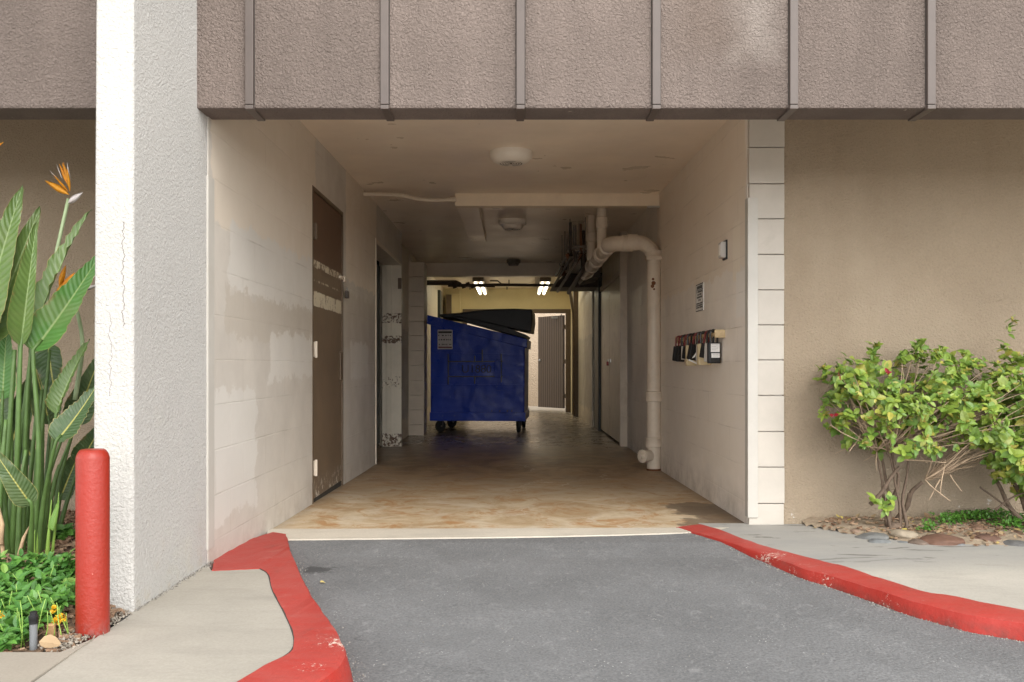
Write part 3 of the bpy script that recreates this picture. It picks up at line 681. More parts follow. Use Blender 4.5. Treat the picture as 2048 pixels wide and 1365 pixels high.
bpart('post', M_BROWNP, lambda m: m.box(1.125,1.25,17.0,17.3,-.08,2.5), bevel=.004)
bpart('passage_wall', M_YELLOW, lambda m: m.box(1.17,1.40,17.3,18.6,-.1,2.6))
bpart('closure_wall', M_DARK, lambda m: m.box(-4.2,-4,5.3,18.8,-.1,2.7)); bpart('closure_wall', M_DARK, lambda m: m.box(4,4.2,5.3,18.8,-.1,2.7))  # unseen closure walls, added to stop light leaking in from the sides
# ceiling beam, back wall with its wide doorway
bpart('beam', M_CEIL, lambda m: m.box(-1.46,1.24,13.9,14.1,2.30,2.6), bevel=.006)
def backwall(m):
    m.box(-4,-1.06,18.6,18.75,-.1,2.6); m.box(-1.06,1.17,18.6,18.75,2.08,2.6); m.box(1.17,4,18.6,18.75,-.1,2.6)
bpart('back_wall', M_YELLOW, backwall)
bf = MB(); bf.box(-1.06,1.17,18.57,18.74,2.0,2.08); bf.box(1.07,1.17,18.57,18.74,-.05,2.0); bf.box(-1.06,-.97,18.57,18.74,-.05,2.0); bfo = bf.build('door_frame', M_BROWNP, B, bevel=.006)
bpart('wall_panel', M_YELLOW, lambda m: m.box(-1.27,-1.11,18.3,18.56,-.05,2.36), bevel=.006)
bpart('post', M_BROWNP, lambda m: m.box(-1.38,-1.275,18.3,18.56,-.05,2.36), bevel=.006)
bpart('door_post', M_GREENDK, lambda m: m.box(-1.50,-1.41,17.2,17.6,-.05,2.36), bevel=.006)
cd = MB(); cd.tube([PX(888,572,18.25), PX(912,573,18.25), PX(919,582,18.25), PX(920,650,18.25), PX(920,800,18.25)], .012, 8); cd.build('wall_conduit', M_YELLOW, B, smooth=True)
# outward-opened slatted leaf: hinge at the right jamb
hp, fp = Vector((1.045,18.80,0)), Vector((.54,19.50,0)); dv = (fp-hp); nv = Vector((-dv.y, dv.x, 0)).normalized()*.022
mb = MB()
pts = [hp-nv, fp-nv, fp+nv, hp+nv]
mb.hexa([p+Vector((0,0,.02)) for p in pts]+[p+Vector((0,0,1.965)) for p in pts])
uv = [(0,0),(1,0),(1,0),(0,0)]*2
leafd = mb.build('door', M_SLAT, B, recalc=False, uvs=uv); leafd['label'] = 'brown ribbed metal door standing open to the yard'
hb = MB()
for z in (.28, 1.0, 1.72): MB().obox(hp+Vector((.012,-.02,z)), (.035,0,0), (0,.03,0), (0,0,.045)).build('hinge', M_BROWNP, leafd)
hb = MB(); hb.obox(fp*.97+hp*.03+Vector((0,0,1.0))-nv*1.8, dv.normalized()*.03, nv*.6, (0,0,.07)); hb.lathe([(.028,0),(.028,.03),(.01,.05)], fp*.96+hp*.04+Vector((0,-.02,1.03)), 12, (0,-1,0)); hb.build('lock', M_GALV, leafd)
hb = MB(); hb.obox(fp*.3+hp*.7+Vector((0,-.05,1.93)), (.10,-.01,0), (0,.025,0), (0,0,.022)); hb.tube([fp*.3+hp*.7+Vector((.08,-.05,1.95)), hp+Vector((-.05,-.10,1.985))], .010, 6); hb.build('door_closer', M_GALV, leafd)

# yard beyond
struct(MB().box(-6,6,18.752,21.6,-.2,-.046).build('yard_ground', M_STRIP))
yw = MB().box(-6,6,21.3,21.5,-.1,3.2).build('yard_wall', m_stucco('yard_stucco', (.52,.42,.315), 34, 1.0, .02, .06).m)
tag(yw, 'sunlit tan stucco wall seen through the open far door', 'wall')

# ------------------------------------------------------------------ ceiling lights
def dome(px, y, R0, h, label, mat, step=False):
    zc = 2.463 if y < 8 else (2.493 if y < 12 else 2.499)
    c = Vector(((px-VX)/FPX*y, y, zc)); t = thing('ceiling_light', label, 'ceiling light', c, 'round ceiling lights along the passage')
    m = MB()
    if step: prof = [(R0,.005),(R0,-h*.45),(R0*.93,-h*.55),(R0*.80,-h*.58),(R0*.70,-h*.9),(R0*.62,-h)]
    else: prof = [(R0,.005),(R0*1.0,-h*.35),(R0*.97,-h*.55),(R0*.85,-h*.80),(R0*.64,-h*.99),(R0*.62,-h)]
    m.lathe(prof, c, 40); m.build('housing', mat, t, smooth='auto')
    g = MB()
    for k in range(4):
        r = R0*(.14+.12*k); n = 40
        for i in range(n):
            if (i//3) % 4 == 3: continue
            a0, a1 = 2*math.pi*i/n, 2*math.pi*(i+.9)/n; w = R0*.022
            g.add([c+Vector(((r-w)*math.cos(a0),(r-w)*math.sin(a0),-h-.002)), c+Vector(((r+w)*math.cos(a0),(r+w)*math.sin(a0),-h-.002)), c+Vector(((r+w)*math.cos(a1),(r+w)*math.sin(a1),-h-.002)), c+Vector(((r-w)*math.cos(a1),(r-w)*math.sin(a1),-h-.002))], [(0,1,2,3)])
    g.lathe([(R0*.06,-h-.004),(R0*.05,-h+.002)], c, 12)
    if y < 12: g.build('grille', m_plain('grille_shadow', (.09,.07,.055), .7), t)
    return t
dome(1022, 6.53, .155, .085, 'round white ceiling light with slotted face nearest the street', M_WHITEPL)
dome(1025, 9.78, .152, .10, 'round white stepped ceiling light beyond the long boxed duct', M_WHITEPL, True)
dome(1027, 13.5, .105, .09, 'small dark round ceiling light just before the far beam', M_GREYMETAL, True)

# fluorescent fittings, lit
ME = Mat('fluorescent_glow'); ME.b.inputs['Emission Color'].default_value = (1,.93,.70,1); ME.b.inputs['Emission Strength'].default_value = 2.6
ME.base((.9,.9,.85))
for (x, lab) in ((-.635, 'lit twin tube fluorescent fitting on the back room ceiling, the left one'), (.555, 'lit twin tube fluorescent fitting on the back room ceiling, the right one')):
    t = thing('fluorescent_light', lab, 'fluorescent light', (x,17.0,2.40), 'fluorescent lights in the back room')
    m = MB(); m.box(x-.10,x+.10,15.9,18.3,2.40,2.47); m.build('housing', M_GREYMETAL, t, bevel=.004)
    for dx in (-.05,.05): MB().tube([(x+dx,15.95,2.372),(x+dx,18.25,2.372)], .022, 10).build('tube', ME.m, t, smooth=True)

# ------------------------------------------------------------------ trunking and conduit on the ceiling
t = thing('cable_trunking', 'long cream boxed duct across the passage ceiling with a return leg', 'duct', (0,8.3,2.46))
y0 = 8.26
m = MB(); m.box(PX(910,0,y0).x, RX-.002, y0, y0+.12, PX(0,412,y0).z, 2.4925); m.build('cross_box', m_plain('cream_duct_paint', (.80,.68,.52), .45, .06, 6, .08), t, bevel=.003)
m = MB(); m.box(PX(910,0,y0).x, PX(954,0,y0).x, y0+.122, 11.0, 2.415, 2.495); m.build('return_leg', M_CEIL, t, bevel=.003)
m = MB(); m.box(PX(1295,0,y0).x, RX-.002, y0-.012, y0+.02, PX(0,416,y0).z, PX(0,412.5,y0).z); m.build('clip', M_GUARD, t)
c = MB(); c.tube(smooth_line([PX(718,389,8.05), PX(760,389,8.05), PX(800,391,8.05), PX(835,398,8.05), PX(870,401,8.05), PX(911,399,8.05)], 24), .019, 10); c.tube([PX(898,399.5,8.05), PX(912,399,8.05)], .024, 10)
tag(c.build('conduit', M_PIPE, smooth='auto'), 'cream bent conduit running from left wall to the boxed duct', 'conduit')

# ------------------------------------------------------------------ drain pipe on the right wall
PY = 8.22; pc = (1307.5-VX)/FPX*PY; pr = .064
DP = thing('drain_pipe', 'thick cream painted drain pipe rising up the right wall and bending overhead', 'pipe', (pc,PY,-.04))
zc = PX(0,485,PY).z; er = .16
def seg_tube(name, pts, r, mat=M_PIPE, n=20): return MB().tube(pts, r, n).build(name, mat, DP, smooth='auto')
seg_tube('riser', [(pc,PY,-.05),(pc,PY,zc-er)], pr)
arc = [(pc-er*(1-math.cos(a)), PY, zc-er+er*math.sin(a)) for a in [i*math.pi/2/12 for i in range(13)]]
seg_tube('elbow', arc, pr*1.06)
hx = .875
er2 = .13
seg_tube('cross_run', [(pc-er,PY,zc),(hx+er2,PY,zc-.01)], pr*.98)
arc2 = [(hx+er2-er2*math.sin(a), PY+er2*(1-math.cos(a)), zc-.01) for a in [i*math.pi/2/10 for i in range(11)]]
seg_tube('elbow', arc2, pr*1.10)
seg_tube('long_run', [(hx,PY+er2,zc-.01),(hx-.01,11.0,zc-.02)], pr)
def collar(c, ax, r, w, lip=.012):
    c = Vector(c); m = MB(); m.lathe([(pr,-w/2-.004),(r,-w/2),(r,-w/2+lip),(r*.97,-w/2+lip+.004),(r*.97,w/2-lip-.004),(r,w/2-lip),(r,w/2),(pr,w/2+.004)], c, 24, ax); m.build('coupling', M_PIPE, DP, smooth='auto')
for (py, r, w) in ((508,.080,.05),(793,.078,.085),(885,.078,.085)): collar((pc,PY,PX(0,py,PY).z), (0,0,1), r, w)
collar((pc-er-.035,PY,zc), (1,0,0), .078, .09); collar((hx+er2+.03,PY,zc-.01), (1,0,0), .078, .10)
for yy in (8.42, 8.50, 8.58, 8.95, 9.05, 9.5, 9.60, 10.1, 10.7): collar((hx-.003,yy,zc-.013), (0,1,0), .079, .055)
m = MB(); m.box(pc-.075,RX+.001,PY-.07,PY+.02,PX(0,521,PY).z,PX(0,514,PY).z); m.build('bracket', M_PIPE, DP, bevel=.003)
m = MB(); zcl = PX(0,911,PY).z; m.lathe([(.052,0),(.052,.075),(.060,.08),(.060,.10),(.03,.105),(.022,.13)], (pc-.04,PY-.03,zcl), 14, (-.75,-.6,0)); m.build('cleanout', M_PIPE, DP, smooth='auto')
m = MB()
for k, (px, py, rr) in enumerate(((1304,560,.013),(1305,568,.021),(1303,574,.018),(1306,580,.010))): m.lathe([(rr,0),(rr*.9,.004)], PX(px,py,PY)+Vector((0,-pr-.001+abs(px-1307)*.001,0)), 7, (0,-1,0))
m.build('rust_spot', M_RUST, DP); m = MB(); m.lathe([(pr*1.02,0),(pr*1.02,.02)], (pc,PY,-.047), 20); m.build('rust_ring', M_RUST, DP)
for (xx, yy) in ((.83,8.5),(.815,9.5)):
    seg_tube('vent_stack', [(xx,yy,zc-.02),(xx,yy,2.50)], .047)
    m = MB(); m.lathe([(.047,0),(.058,.01),(.058,.10),(.047,.11)], (xx,yy,zc+.17), 18); m.build('coupling', M_PIPE, DP, smooth='auto')

WP = thing('water_pipes', 'cluster of thin dark water pipes on hangers under the ceiling beside the drain pipe', 'pipes', (.65,9.6,2.3))
def wp(name, pts, r, mat=M_GREYMETAL): return MB().tube(pts, r, 8).build(name, mat, WP, smooth='auto')
yA = 9.7
wp('pipe', [PX(1142,494,yA), PX(1176,494,yA)], .017); wp('pipe', [PX(1150,500,yA), PX(1175,502,yA)], .014)
wp('pipe', [PX(1142,494,yA), PX(1138,505,yA), PX(1128,522,10.6), PX(1112,552,12.8)], .016)
wp('pipe', [PX(1158,500,yA), PX(1146,516,10.6), PX(1130,535,11.8)], .014)
for (px, yy, pb) in ((1140,9.7,494),(1158,10.0,500),(1171,9.6,498),(1124,10.9,526)):
    p = PX(px, pb, yy); wp('hanger_rod', [p, (p.x,p.y,2.50)], .004)
    ring = [p+Vector((.028*math.cos(a), 0, .028*math.sin(a)-.02)) for a in [i*math.pi/6 for i in range(13)]]; wp('hanger_ring', ring, .006)
wp('valve', [PX(1134,508,yA), PX(1138,517,yA)], .022, M_RUST)
wp('valve', [PX(1127,538,11.6), PX(1127,552,11.6)], .026, M_RUST)
for (x0, ya, xb, yb, z_, rr, mt) in ((.60,9.6,.56,13.2,2.06,.016,M_DARKMETAL),(.66,9.8,.64,13.2,2.02,.020,M_GREYMETAL),(.72,9.7,.70,13.2,2.10,.013,M_RUST),(.78,10.2,.80,13.2,2.00,.028,M_DARKMETAL)):
    wp('pipe', smooth_line([(x0,ya,2.44),(x0,ya,z_+.06),(x0,ya+.07,z_),(xb,yb,z_-.02)], 16), rr, mt)
for (x_, y_, z_) in ((.60,10.6,2.06),(.66,11.2,2.02),(.72,11.9,2.10)): wp('hanger_rod', [(x_,y_,z_),(x_,y_,2.50)], .005); wp('clamp', [(x_-.03,y_,z_),(x_+.03,y_,z_)], .026, M_DARKMETAL)
dbx = MB(); dbx.prism([PX(1103,575,13.3), PX(1196,575,13.3), PX(1200,552,13.3), PX(1132,546,13.3)], (0,.75,0)); dbx.prism([PX(1165,552,12.0), PX(1200,540,12.0), PX(1202,552,12.0), PX(1168,560,12.0)], (0,.9,0))
tag(dbx.build('duct_box', M_DARKMETAL, bevel=.004), 'dark brown metal duct box under the ceiling near right wall', 'duct')
cp = MB(); cp.tube([PX(920,571,14.5), PX(1000,570,14.5), PX(1100,571,14.5), PX(1196,570,14.5)], .024, 10); cp.tube([PX(848,566,14.4), PX(912,566,14.4), PX(920,570,14.45)], .042, 10); cp.tube([PX(896,572,14.4), PX(990,573,14.42)], .018, 8)
cp.tube([PX(980,562,14.4), PX(995,562,14.4), PX(1004,569,14.4)], .010, 8)
for (px, a, b) in ((940,571,580),(1014,574,580),(1018,560,571),(1072,540,570),(1076,540,570)): cp.tube([PX(px,a,14.42), PX(px,b,14.42)], .008 if a > 540 else .004, 6)
for k in range(6): p = PX(900+k*9, 569+(k % 2)*4, 14.35); cp.lathe([(.035,-.03),(.035,.03)], p, 10, (1,0,.3))
tag(cp.build('cross_pipes', M_DARKMETAL, smooth='auto'), 'dark horizontal pipes crossing the passage in front of the fluorescent lights', 'pipes')
ds = MB(); ds.tube(smooth_line([PX(1135,575,15.5), PX(1141,590,16.2), PX(1144,610,16.6), PX(1147,640,16.8), PX(1147,830,16.85)], 20), .028, 8)
tag(ds.build('down_pipe', M_BROWNP, smooth='auto'), 'brown thin down pipe bending off the cross pipes by the far right wall', 'pipe')

# ------------------------------------------------------------------ things on the right wall
t = thing('notice_sign', 'small white notice with black lettering above the key boxes on right wall', 'sign', (RX,6.46,1.4))
y0, y1, z0, z1 = 6.335, 6.585, 1.302, 1.497
MB().box(RX-.006,RX-.0005,y0,y1,z0,z1).build('panel', M_PAPER, t, bevel=.001)
m = MB(); X = RX-.0075
def bar(a, b, z, h): m.add([(X,y1-a*(y1-y0),z-h),(X,y1-b*(y1-y0),z-h),(X,y1-b*(y1-y0),z+h),(X,y1-a*(y1-y0),z+h)], [(0,1,2,3)])
bar(.0,1,z1-.002,.003); bar(0,1,z0+.004,.003); bar(0,.03,(z0+z1)/2,.095); bar(.97,1,(z0+z1)/2,.095); bar(.06,.94,z1-.042,.002)
for k in range(9): bar(.13+.084*k, .13+.084*k+.06, z1-.024, .012)
rows = [(.72,[(.12,.18),(.26,.9)]),(.615,[(.25,.42),(.48,.78)]),(.515,[(.16,.88)]),(.41,[(.34,.42),(.5,.68)]),(.29,[(.1,.55),(.6,.92)]),(.215,[(.1,.3),(.34,.9)]),(.14,[(.08,.5),(.54,.94)])]
for (f, segs) in rows:
    for (a, b) in segs:
        n = max(1, int((b-a)/.07)); w = (b-a)/n
        for k in range(n): bar(a+w*k, a+w*k+w*.78, z0+f*(z1-z0), .0065 if f > .35 else .005)
m.build('lettering', M_INK, t, recalc=False)

t = thing('wall_box', 'small grey weatherproof box fixed on right wall by the pale patch', 'switch box', (RX,5.68,1.64))
m = MB(); m.box(RX-.040,RX,5.645,5.725,1.59,1.69); m.build('housing', M_GREYPL, t, bevel=.008)
m = MB(); m.box(RX-.044,RX-.038,5.66,5.71,1.605,1.675); m.build('cover', M_WHITEPL, t, bevel=.004)
m = MB(); m.box(RX-.010,RX-.0005,5.636,5.734,1.58,1.70); m.build('gasket', M_BLACKPL, t)

rl = thing('key_rail', 'pale wall rail carrying the row of black key boxes', 'rail', (RX,6.4,1.11))
m = MB(); m.tube([(RX-.045,5.72,1.112),(RX-.045,7.12,1.112)], .013, 10); m.build('rail', M_RAIL, rl, smooth='auto')
for yy in (5.70, 7.10): MB().box(RX-.065,RX,yy,yy+.022,1.088,1.140).build('bracket', M_RAIL, rl, bevel=.004)
def lockbox(y, label, kind, tilt, w=.078, h=.125, d=.04):
    c = Vector((RX-.050, y, 1.112)); t = thing('key_box', label, 'key box', c, 'key boxes hung along the wall rail')
    body = {'black': M_BLACKPL, 'cream': M_TAN, 'grey': M_GREYPL}[kind]
    m = MB(); m.box(c.x-w/2, c.x+w/2, y-d/2, y+d/2, c.z-.052-h, c.z-.052); m.build('body', body, t, bevel=.007, seg=2)
    m = MB(); sp = [c+Vector((-.022,0,-.055)), c+Vector((-.024,0,.0))] + [c+Vector((-.024*math.cos(a),0,.024*math.sin(a)+.004)) for a in [i*math.pi/8 for i in range(9)]] + [c+Vector((.022,0,-.055))]
    m.tube(sp, .0075, 8); m.build('shackle', M_REDPL if kind == 'black' and int(y*100) % 3 != 1 else M_BLACKMT, t, smooth='auto')
    if kind == 'black':
        m = MB(); m.box(c.x-w*.40,c.x+w*.40,y-d/2-.006,y-d/2+.001,c.z-.052-h*.93,c.z-.052-h*.55); m.build('door', M_BLACKMT, t, bevel=.003)
    t.rotation_euler = (R(tilt[0]), R(tilt[1]), R(tilt[2])); return t
specs = [(5.80,'black key box with two white stickers, nearest the street','black',(0,0,4),.082,.135),
         (5.90,'grey key box right behind the stickered black one','grey',(6,0,18),.06,.125),
         (5.99,'dark key box hanging tilted before the larger cream box','black',(10,4,35),.05,.10),
         (6.10,'tall cream key box in the middle of the rail','cream',(0,0,3),.088,.145),
         (6.21,'pale grey slim key box right behind the tall cream one','grey',(4,0,10),.05,.12),
         (6.32,'black key box with white slash on its face','black',(14,6,15),.085,.115),
         (6.43,'black key box between the slashed one and the small cream box','black',(8,-4,22),.06,.11),
         (6.55,'small cream key box in the far half of the rail','cream',(0,0,2),.075,.15),
         (6.66,'black key box right behind the small cream one','black',(8,3,20),.05,.10),
         (6.78,'small pale grey key box near the far end of the rail','grey',(3,0,12),.045,.105),
         (6.90,'black key box second from the far end of the rail','black',(10,2,20),.07,.12),
         (7.02,'black key box at the far end of the rail','black',(6,4,10),.07,.115)]
for i, (y, lab, kind, tl, w, h) in enumerate(specs):
    t = lockbox(y, lab, kind, tl, w, h)
    if i == 0:
        cz = 1.112-.052; cx = RX-.05
        m = MB(); m.box(cx-.028,cx+.030,y-.0285,y-.0255,cz-.062,cz-.008); m.box(cx-.024,cx+.030,y-.0285,y-.0255,cz-.098,cz-.070); m.build('sticker', M_PAPER, t)
        m = MB()
        for k in range(4):
            zz = cz-.016-k*.011; m.add([(cx-.023,y-.0292,zz),(cx+.018-.012*(k % 2),y-.0292,zz),(cx+.018-.012*(k % 2),y-.0292,zz+.002),(cx-.023,y-.0292,zz+.002)], [(0,1,2,3)])
        for k in range(2):
            zz = cz-.079-k*.010; m.add([(cx-.016,y-.0292,zz),(cx+.022,y-.0292,zz),(cx+.022,y-.0292,zz+.002),(cx-.016,y-.0292,zz+.002)], [(0,1,2,3)])
        m.build('lettering', m_plain('grey_print', (.35,.35,.35), .7), t, recalc=False)
    if i == 5:
        m = MB(); m.prism([(RX-.07,y-.028,1.112-.15),(RX-.05,y-.028,1.112-.105),(RX-.04,y-.028,1.112-.10),(RX-.052,y-.028,1.112-.14)], (0,.002,0)); m.build('slash_mark', M_PAPER, t)
        m = MB(); m.tube([(RX-.09,y-.02,1.112-.165),(RX-.02,y-.02,1.112-.185)], .006, 6); m.build('white_band', M_PAPER, t)
# padlocks
def padlock(loc, d, label, mat):
    c = Vector(loc); t = thing('padlock', label, 'padlock', c); n = Vector(d)
    m = MB(); m.obox(c+n*.018-Vector((0,0,.03)), n*.014, Vector((0,1,0))*.026, Vector((0,0,.028))); m.build('body', mat, t, bevel=.005)
    m = MB(); m.tube([c+n*.018+Vector((0,.016*math.cos(a),.02*math.sin(a)+.006)) for a in [i*math.pi/8 for i in range(9)]], .005, 6); m.build('shackle', M_GALV, t, smooth=True)
padlock((LX+.01,7.10,1.50), (1,0,0), 'dark padlock hanging by the brown door on left wall', M_DARKMETAL)
padlock((RX2-.012,11.99,.97), (-1,0,0), 'red padlock on the cream double doors on right wall', m_plain('red_lock', (.30,.03,.025), .4))

# ------------------------------------------------------------------ dumpster
DS = 139.0; DY = FPX/DS
D = thing('dumpster', 'dented blue wheeled dumpster with its black lid raised, under the far ceiling lights', 'dumpster', (PX(853,0,DY).x, DY, fz(DY)))
def dp(px, py, dy=0): p = PX(px, py, DY); p.y += dy; return p
DD = 1.25
prof = [(861,836),(1049,836),(1050,684),(861,634)]
MB().prism([dp(*p) for p in prof], (0,DD,0)).build('body', M_BLUE, D, bevel=.02)
m = MB(); m.prism([dp(853,630,-.03), dp(853,648,-.03), dp(1054,697,-.03), dp(1055,679,-.03)], (0,DD+.06,0)); m.build('rim', M_BLUE, D, bevel=.008)
m = MB(); m.prism([dp(860,842,-.018), dp(1051,842,-.018), dp(1051,825,-.018), dp(860,825,-.018)], (0,DD+.036,0)); m.build('skid', M_BLUE, D, bevel=.006)
m = MB(); m.prism([dp(903,752,-.10), dp(994,752,-.10), dp(994,725,-.10), dp(903,725,-.10)], (0,.12,0)); m.prism([dp(991,755,-.12), dp(1003,755,-.12), dp(1003,722,-.12), dp(991,722,-.12)], (0,.135,0)); m.build('fork_pocket', M_BLUE, D, bevel=.005)
m = MB()
for (px, a, b) in ((950,712,725),(965,700,725),(950,752,768),(1003,708,765),(897,708,770)): m.prism([dp(px-1.2,a,-.03), dp(px+1.2,a,-.03), dp(px+1.2,b,-.03), dp(px-1.2,b,-.03)], (0,.05,0))
m.build('rib', M_BLACKMT, D, bevel=.003)
for (a_, b_, py) in ((898,1006,723.6),(898,1006,753.4)): MB().prism([dp(a_,py+1.1,-.05), dp(b_,py+1.1,-.05), dp(b_,py-1.1,-.05), dp(a_,py-1.1,-.05)], (0,.06,0)).build('pocket_gap_strip', M_BLACKMT, D)  # black strips paint the shaded gaps above and below the fork pocket
for py in (706,770): MB().prism([dp(864,py+2,-.012), dp(1048,py+2+(4 if py < 720 else 0),-.012), dp(1048,py-1+(4 if py < 720 else 0),-.012), dp(864,py-1,-.012)], (0,.02,0)).build('seam', M_BLUE, D, bevel=.002)
m = MB()
for px in (984,1000,1015,1024): m.lathe([(.012,-.004),(.012,.004)], dp(px,822,-.002), 8, (0,1,0))
m.build('bolt', M_DARKMETAL, D)
m = MB(); text_into(m, 'U1880', .16, dp(955,739,-.1025), (1,0,0), (0,0,1)); m.build('stencil_number', m_plain('faded_stencil', (.012,.014,.03), .6), D, recalc=False)
lid = MB()
lp_ = [(876,629),(915,626),(950,622),(990,618.5),(1030,618),(1064,619.5),(1065,640),(1062,664),(1052,663),(1044,661),(1000,651),(940,641),(880,634)]
lid.prism([dp(x, y, .04) for x, y in lp_], (0,DD-.10,0))
lid.prism([dp(x, y, .02) for x, y in ((930,627),(990,619),(1064,620),(1062,664),(1018,656),(960,642),(905,633))], (0,.03,0))
ld = lid.build('lid', M_BLACKPL, D, bevel=.010)
m = MB(); m.prism([dp(880,632,.0), dp(905,636,.0), dp(1050,677,.0), dp(1054,671,.0), dp(1012,655,.0), dp(950,640,.0)], (0,DD,0)); m.build('lid', M_BLACKPL, D, bevel=.006)
stk = MB(); stk.prism([dp(875.5,699,-.006), dp(905.5,699,-.006), dp(905.5,660,-.006), dp(875.5,660,-.006)], (0,.004,0)); sk = stk.build('notice_sticker', m_plain('worn_sticker', (.50,.46,.45), .6), D)
m = MB()
def sb(a, b, y, h, mm): mm.add([dp(a,y+h,-.0075), dp(b,y+h,-.0075), dp(b,y-h,-.0075), dp(a,y-h,-.0075)], [(0,1,2,3)])
sb(877,904,665,1.8,m)
for yy, xs_ in ((671.5,((877,879),(884,888),(891,893.5),(896,897.5),(900,902))),(680,((877.5,879.5),(882,885),(887,890.5),(892.5,895.5),(897,898.5),(900,902))),(689.5,((878,880),(884,886),(887,889),(890,891.5),(893,895),(898.5,900),(901,903)))):
    for a, b in xs_: sb(a, b, yy, 1.2, m)
m.build('lettering', M_INK, sk, recalc=False)
m = MB(); sb(877,904,695.2,1.5,m); m.build('red_band', M_REDPL, sk, recalc=False)
def caster(px, py, dy, r):
    c = dp(px, py, dy); c.z = fz(c.y)+r
    fk = MB(); fk.box(c.x-.035,c.x+.035,c.y-.05,c.y+.05,c.z+r*.95,c.z+r*1.2); fk.obox(c+Vector((-.035,.0,r*.55)), (.004,0,0), (0,.03,0), (0,0,r*.6)); fk.obox(c+Vector((.035,.0,r*.55)), (.004,0,0), (0,.03,0), (0,0,r*.6))
    f = fk.build('caster', M_BLACKMT, D, bevel=.003)
    w = MB(); w.lathe([(r*.5,-.026),(r*.92,-.026),(r,-.016),(r,.016),(r*.92,.026),(r*.5,.026)], c, 24, (.75,-.66,0) if px < 900 else (1,-.05,0)); w.build('tyre', M_RUBBER, f, smooth='auto')
    w = MB(); w.lathe([(r*.5,-.02),(r*.5,.02)], c, 16, (.75,-.66,0) if px < 900 else (1,-.05,0)); w.lathe([(.014,-.034),(.014,.034)], c, 10, (.75,-.66,0) if px < 900 else (1,-.05,0)); w.build('hub', M_GREYMETAL, f, smooth='auto')
for a in ((879,0,.10,.085),(1037,0,.10,.095),(885,0,1.05,.085),(1040,0,1.08,.09)): caster(*a)
D.rotation_euler = (0, 0, R(-3.5))

# ------------------------------------------------------------------ bollard, sprinkler
bp = PX(185.5, 1268, 2.95); bt = PX(185.5, 899, 2.95)
t = thing('bollard', 'red painted round steel bollard in front of the white column', 'bollard', (bp.x,2.95,bp.z))
r = .0515; H = bt.z-bp.z
MB().lathe([(r*1.015,-.04),(r*1.015,0.01),(r,.05),(r,H-.028),(r*.985,H-.024),(r*.90,H-.012),(r*.78,H-.003),(r*.68,H),(.001,H+.0005)], bp, 40).build('post', bollard_mat(), t, smooth='auto')
sp_ = PX(67, 1283, 2.80)
t = thing('sprinkler_riser', 'grey plastic sprinkler riser with black cap among the lantana', 'sprinkler', sp_)
MB().lathe([(.0115,-.03),(.0115,.062)], sp_, 16).build('riser', m_plain('grey_pvc', (.16,.165,.17), .5), t, smooth='auto')
MB().lathe([(.0135,.055),(.0135,.068),(.0145,.07),(.0145,.080),(.011,.083),(.011,.092),(.006,.094)], sp_, 16).build('cap', M_BLACKPL, t, smooth='auto')

# ------------------------------------------------------------------ foliage builders
def leaf_to(mb, p, d, n, L, Wd, fold=.25, curl=.15):
    d = d.normalized(); s = d.cross(n); s = s.normalized() if s.length > 1e-6 else d.orthogonal().normalized(); n = s.cross(d)
    prof_ = ((.0,.06),(.16,.72),(.40,1.0),(.68,.82),(.88,.42),(1.0,.03)); b = len(mb.v)
    for (t_, w) in prof_:
        c = p + d*(L*t_) - n*(curl*L*t_*t_)
        e = Wd*.5*w
        mb.v += [c - s*e + n*(e*fold), c, c + s*e + n*(e*fold)]
    for i in range(5):
        q = b+i*3; mb.f += [(q,q+1,q+4,q+3),(q+1,q+2,q+5,q+4)]
def rvec():
    while True:
        v = Vector((random.uniform(-1,1), random.uniform(-1,1), random.uniform(-1,1)))
        if .05 < v.length < 1: return v.normalized()
def rosette(mb, p, axis, nl, L, spread=.9, Wr=.62):
    axis = axis.normalized(); a0 = random.random()*6
    u = axis.orthogonal().normalized(); w = axis.cross(u)
    for k in range(nl):
        a = a0+k*2.4; rad = u*math.cos(a)+w*math.sin(a)
        d = rad*spread + axis*random.uniform(-.1,.8) + rvec()*.35; l = L*random.uniform(.6,1.15)
        leaf_to(mb, p+axis*random.uniform(-.02,.01), d, axis+rvec()*.25, l, l*Wr*random.uniform(.85,1.15), random.uniform(.1,.45), random.uniform(.05,.4))

# bougainvillea along the right wall
def shrub(root, blobs, shoots, nclust, L, mat, wall_y):
    mb = MB(); new = MB(); tips = []
    tot = sum(b[3]*b[4] for b in blobs)
    for (px, py, yy, rx, rz) in blobs:
        c = PX(px, py, yy); rX, rZ = rx/FPX*yy, rz/FPX*yy
        for k in range(max(4, int(nclust*rx*rz/tot))):
            v = rvec(); q = random.uniform(.35,1.12)**.6
            p = c+Vector((v.x*rX*q, v.y*.24*q, v.z*rZ*q))
            if p.y > wall_y-.03 or p.y < 4.42: continue
            if mnoise.noise(p*6.5) < -.22: continue
            ax = Vector((v.x*.7, v.y*.5-.55, v.z*.5+.65)) + rvec()*.35
            rosette(mb, p, ax, random.randint(4,8), L*random.choice((.6,.8,1.0,1.0,1.25)), Wr=random.uniform(.55,.82)); tips.append(p)
            if random.random() < .16: rosette(new, p+ax.normalized()*.015, ax, 4, L*.5, .6)
    for path in shoots:
        for p in resample(path, 9):
            rosette(mb, p+rvec()*.012, Vector((0,-.4,.6))+rvec()*.6, random.randint(3,5), L*1.05); tips.append(p)
        rosette(new, Vector(path[-1]), Vector((0,-.2,1)), 5, L*.6, .5)
    mb.build('foliage', mat, root, smooth=False, recalc=False); new.build('young_leaves', M_BOUGNEW, root, recalc=False)
    return tips
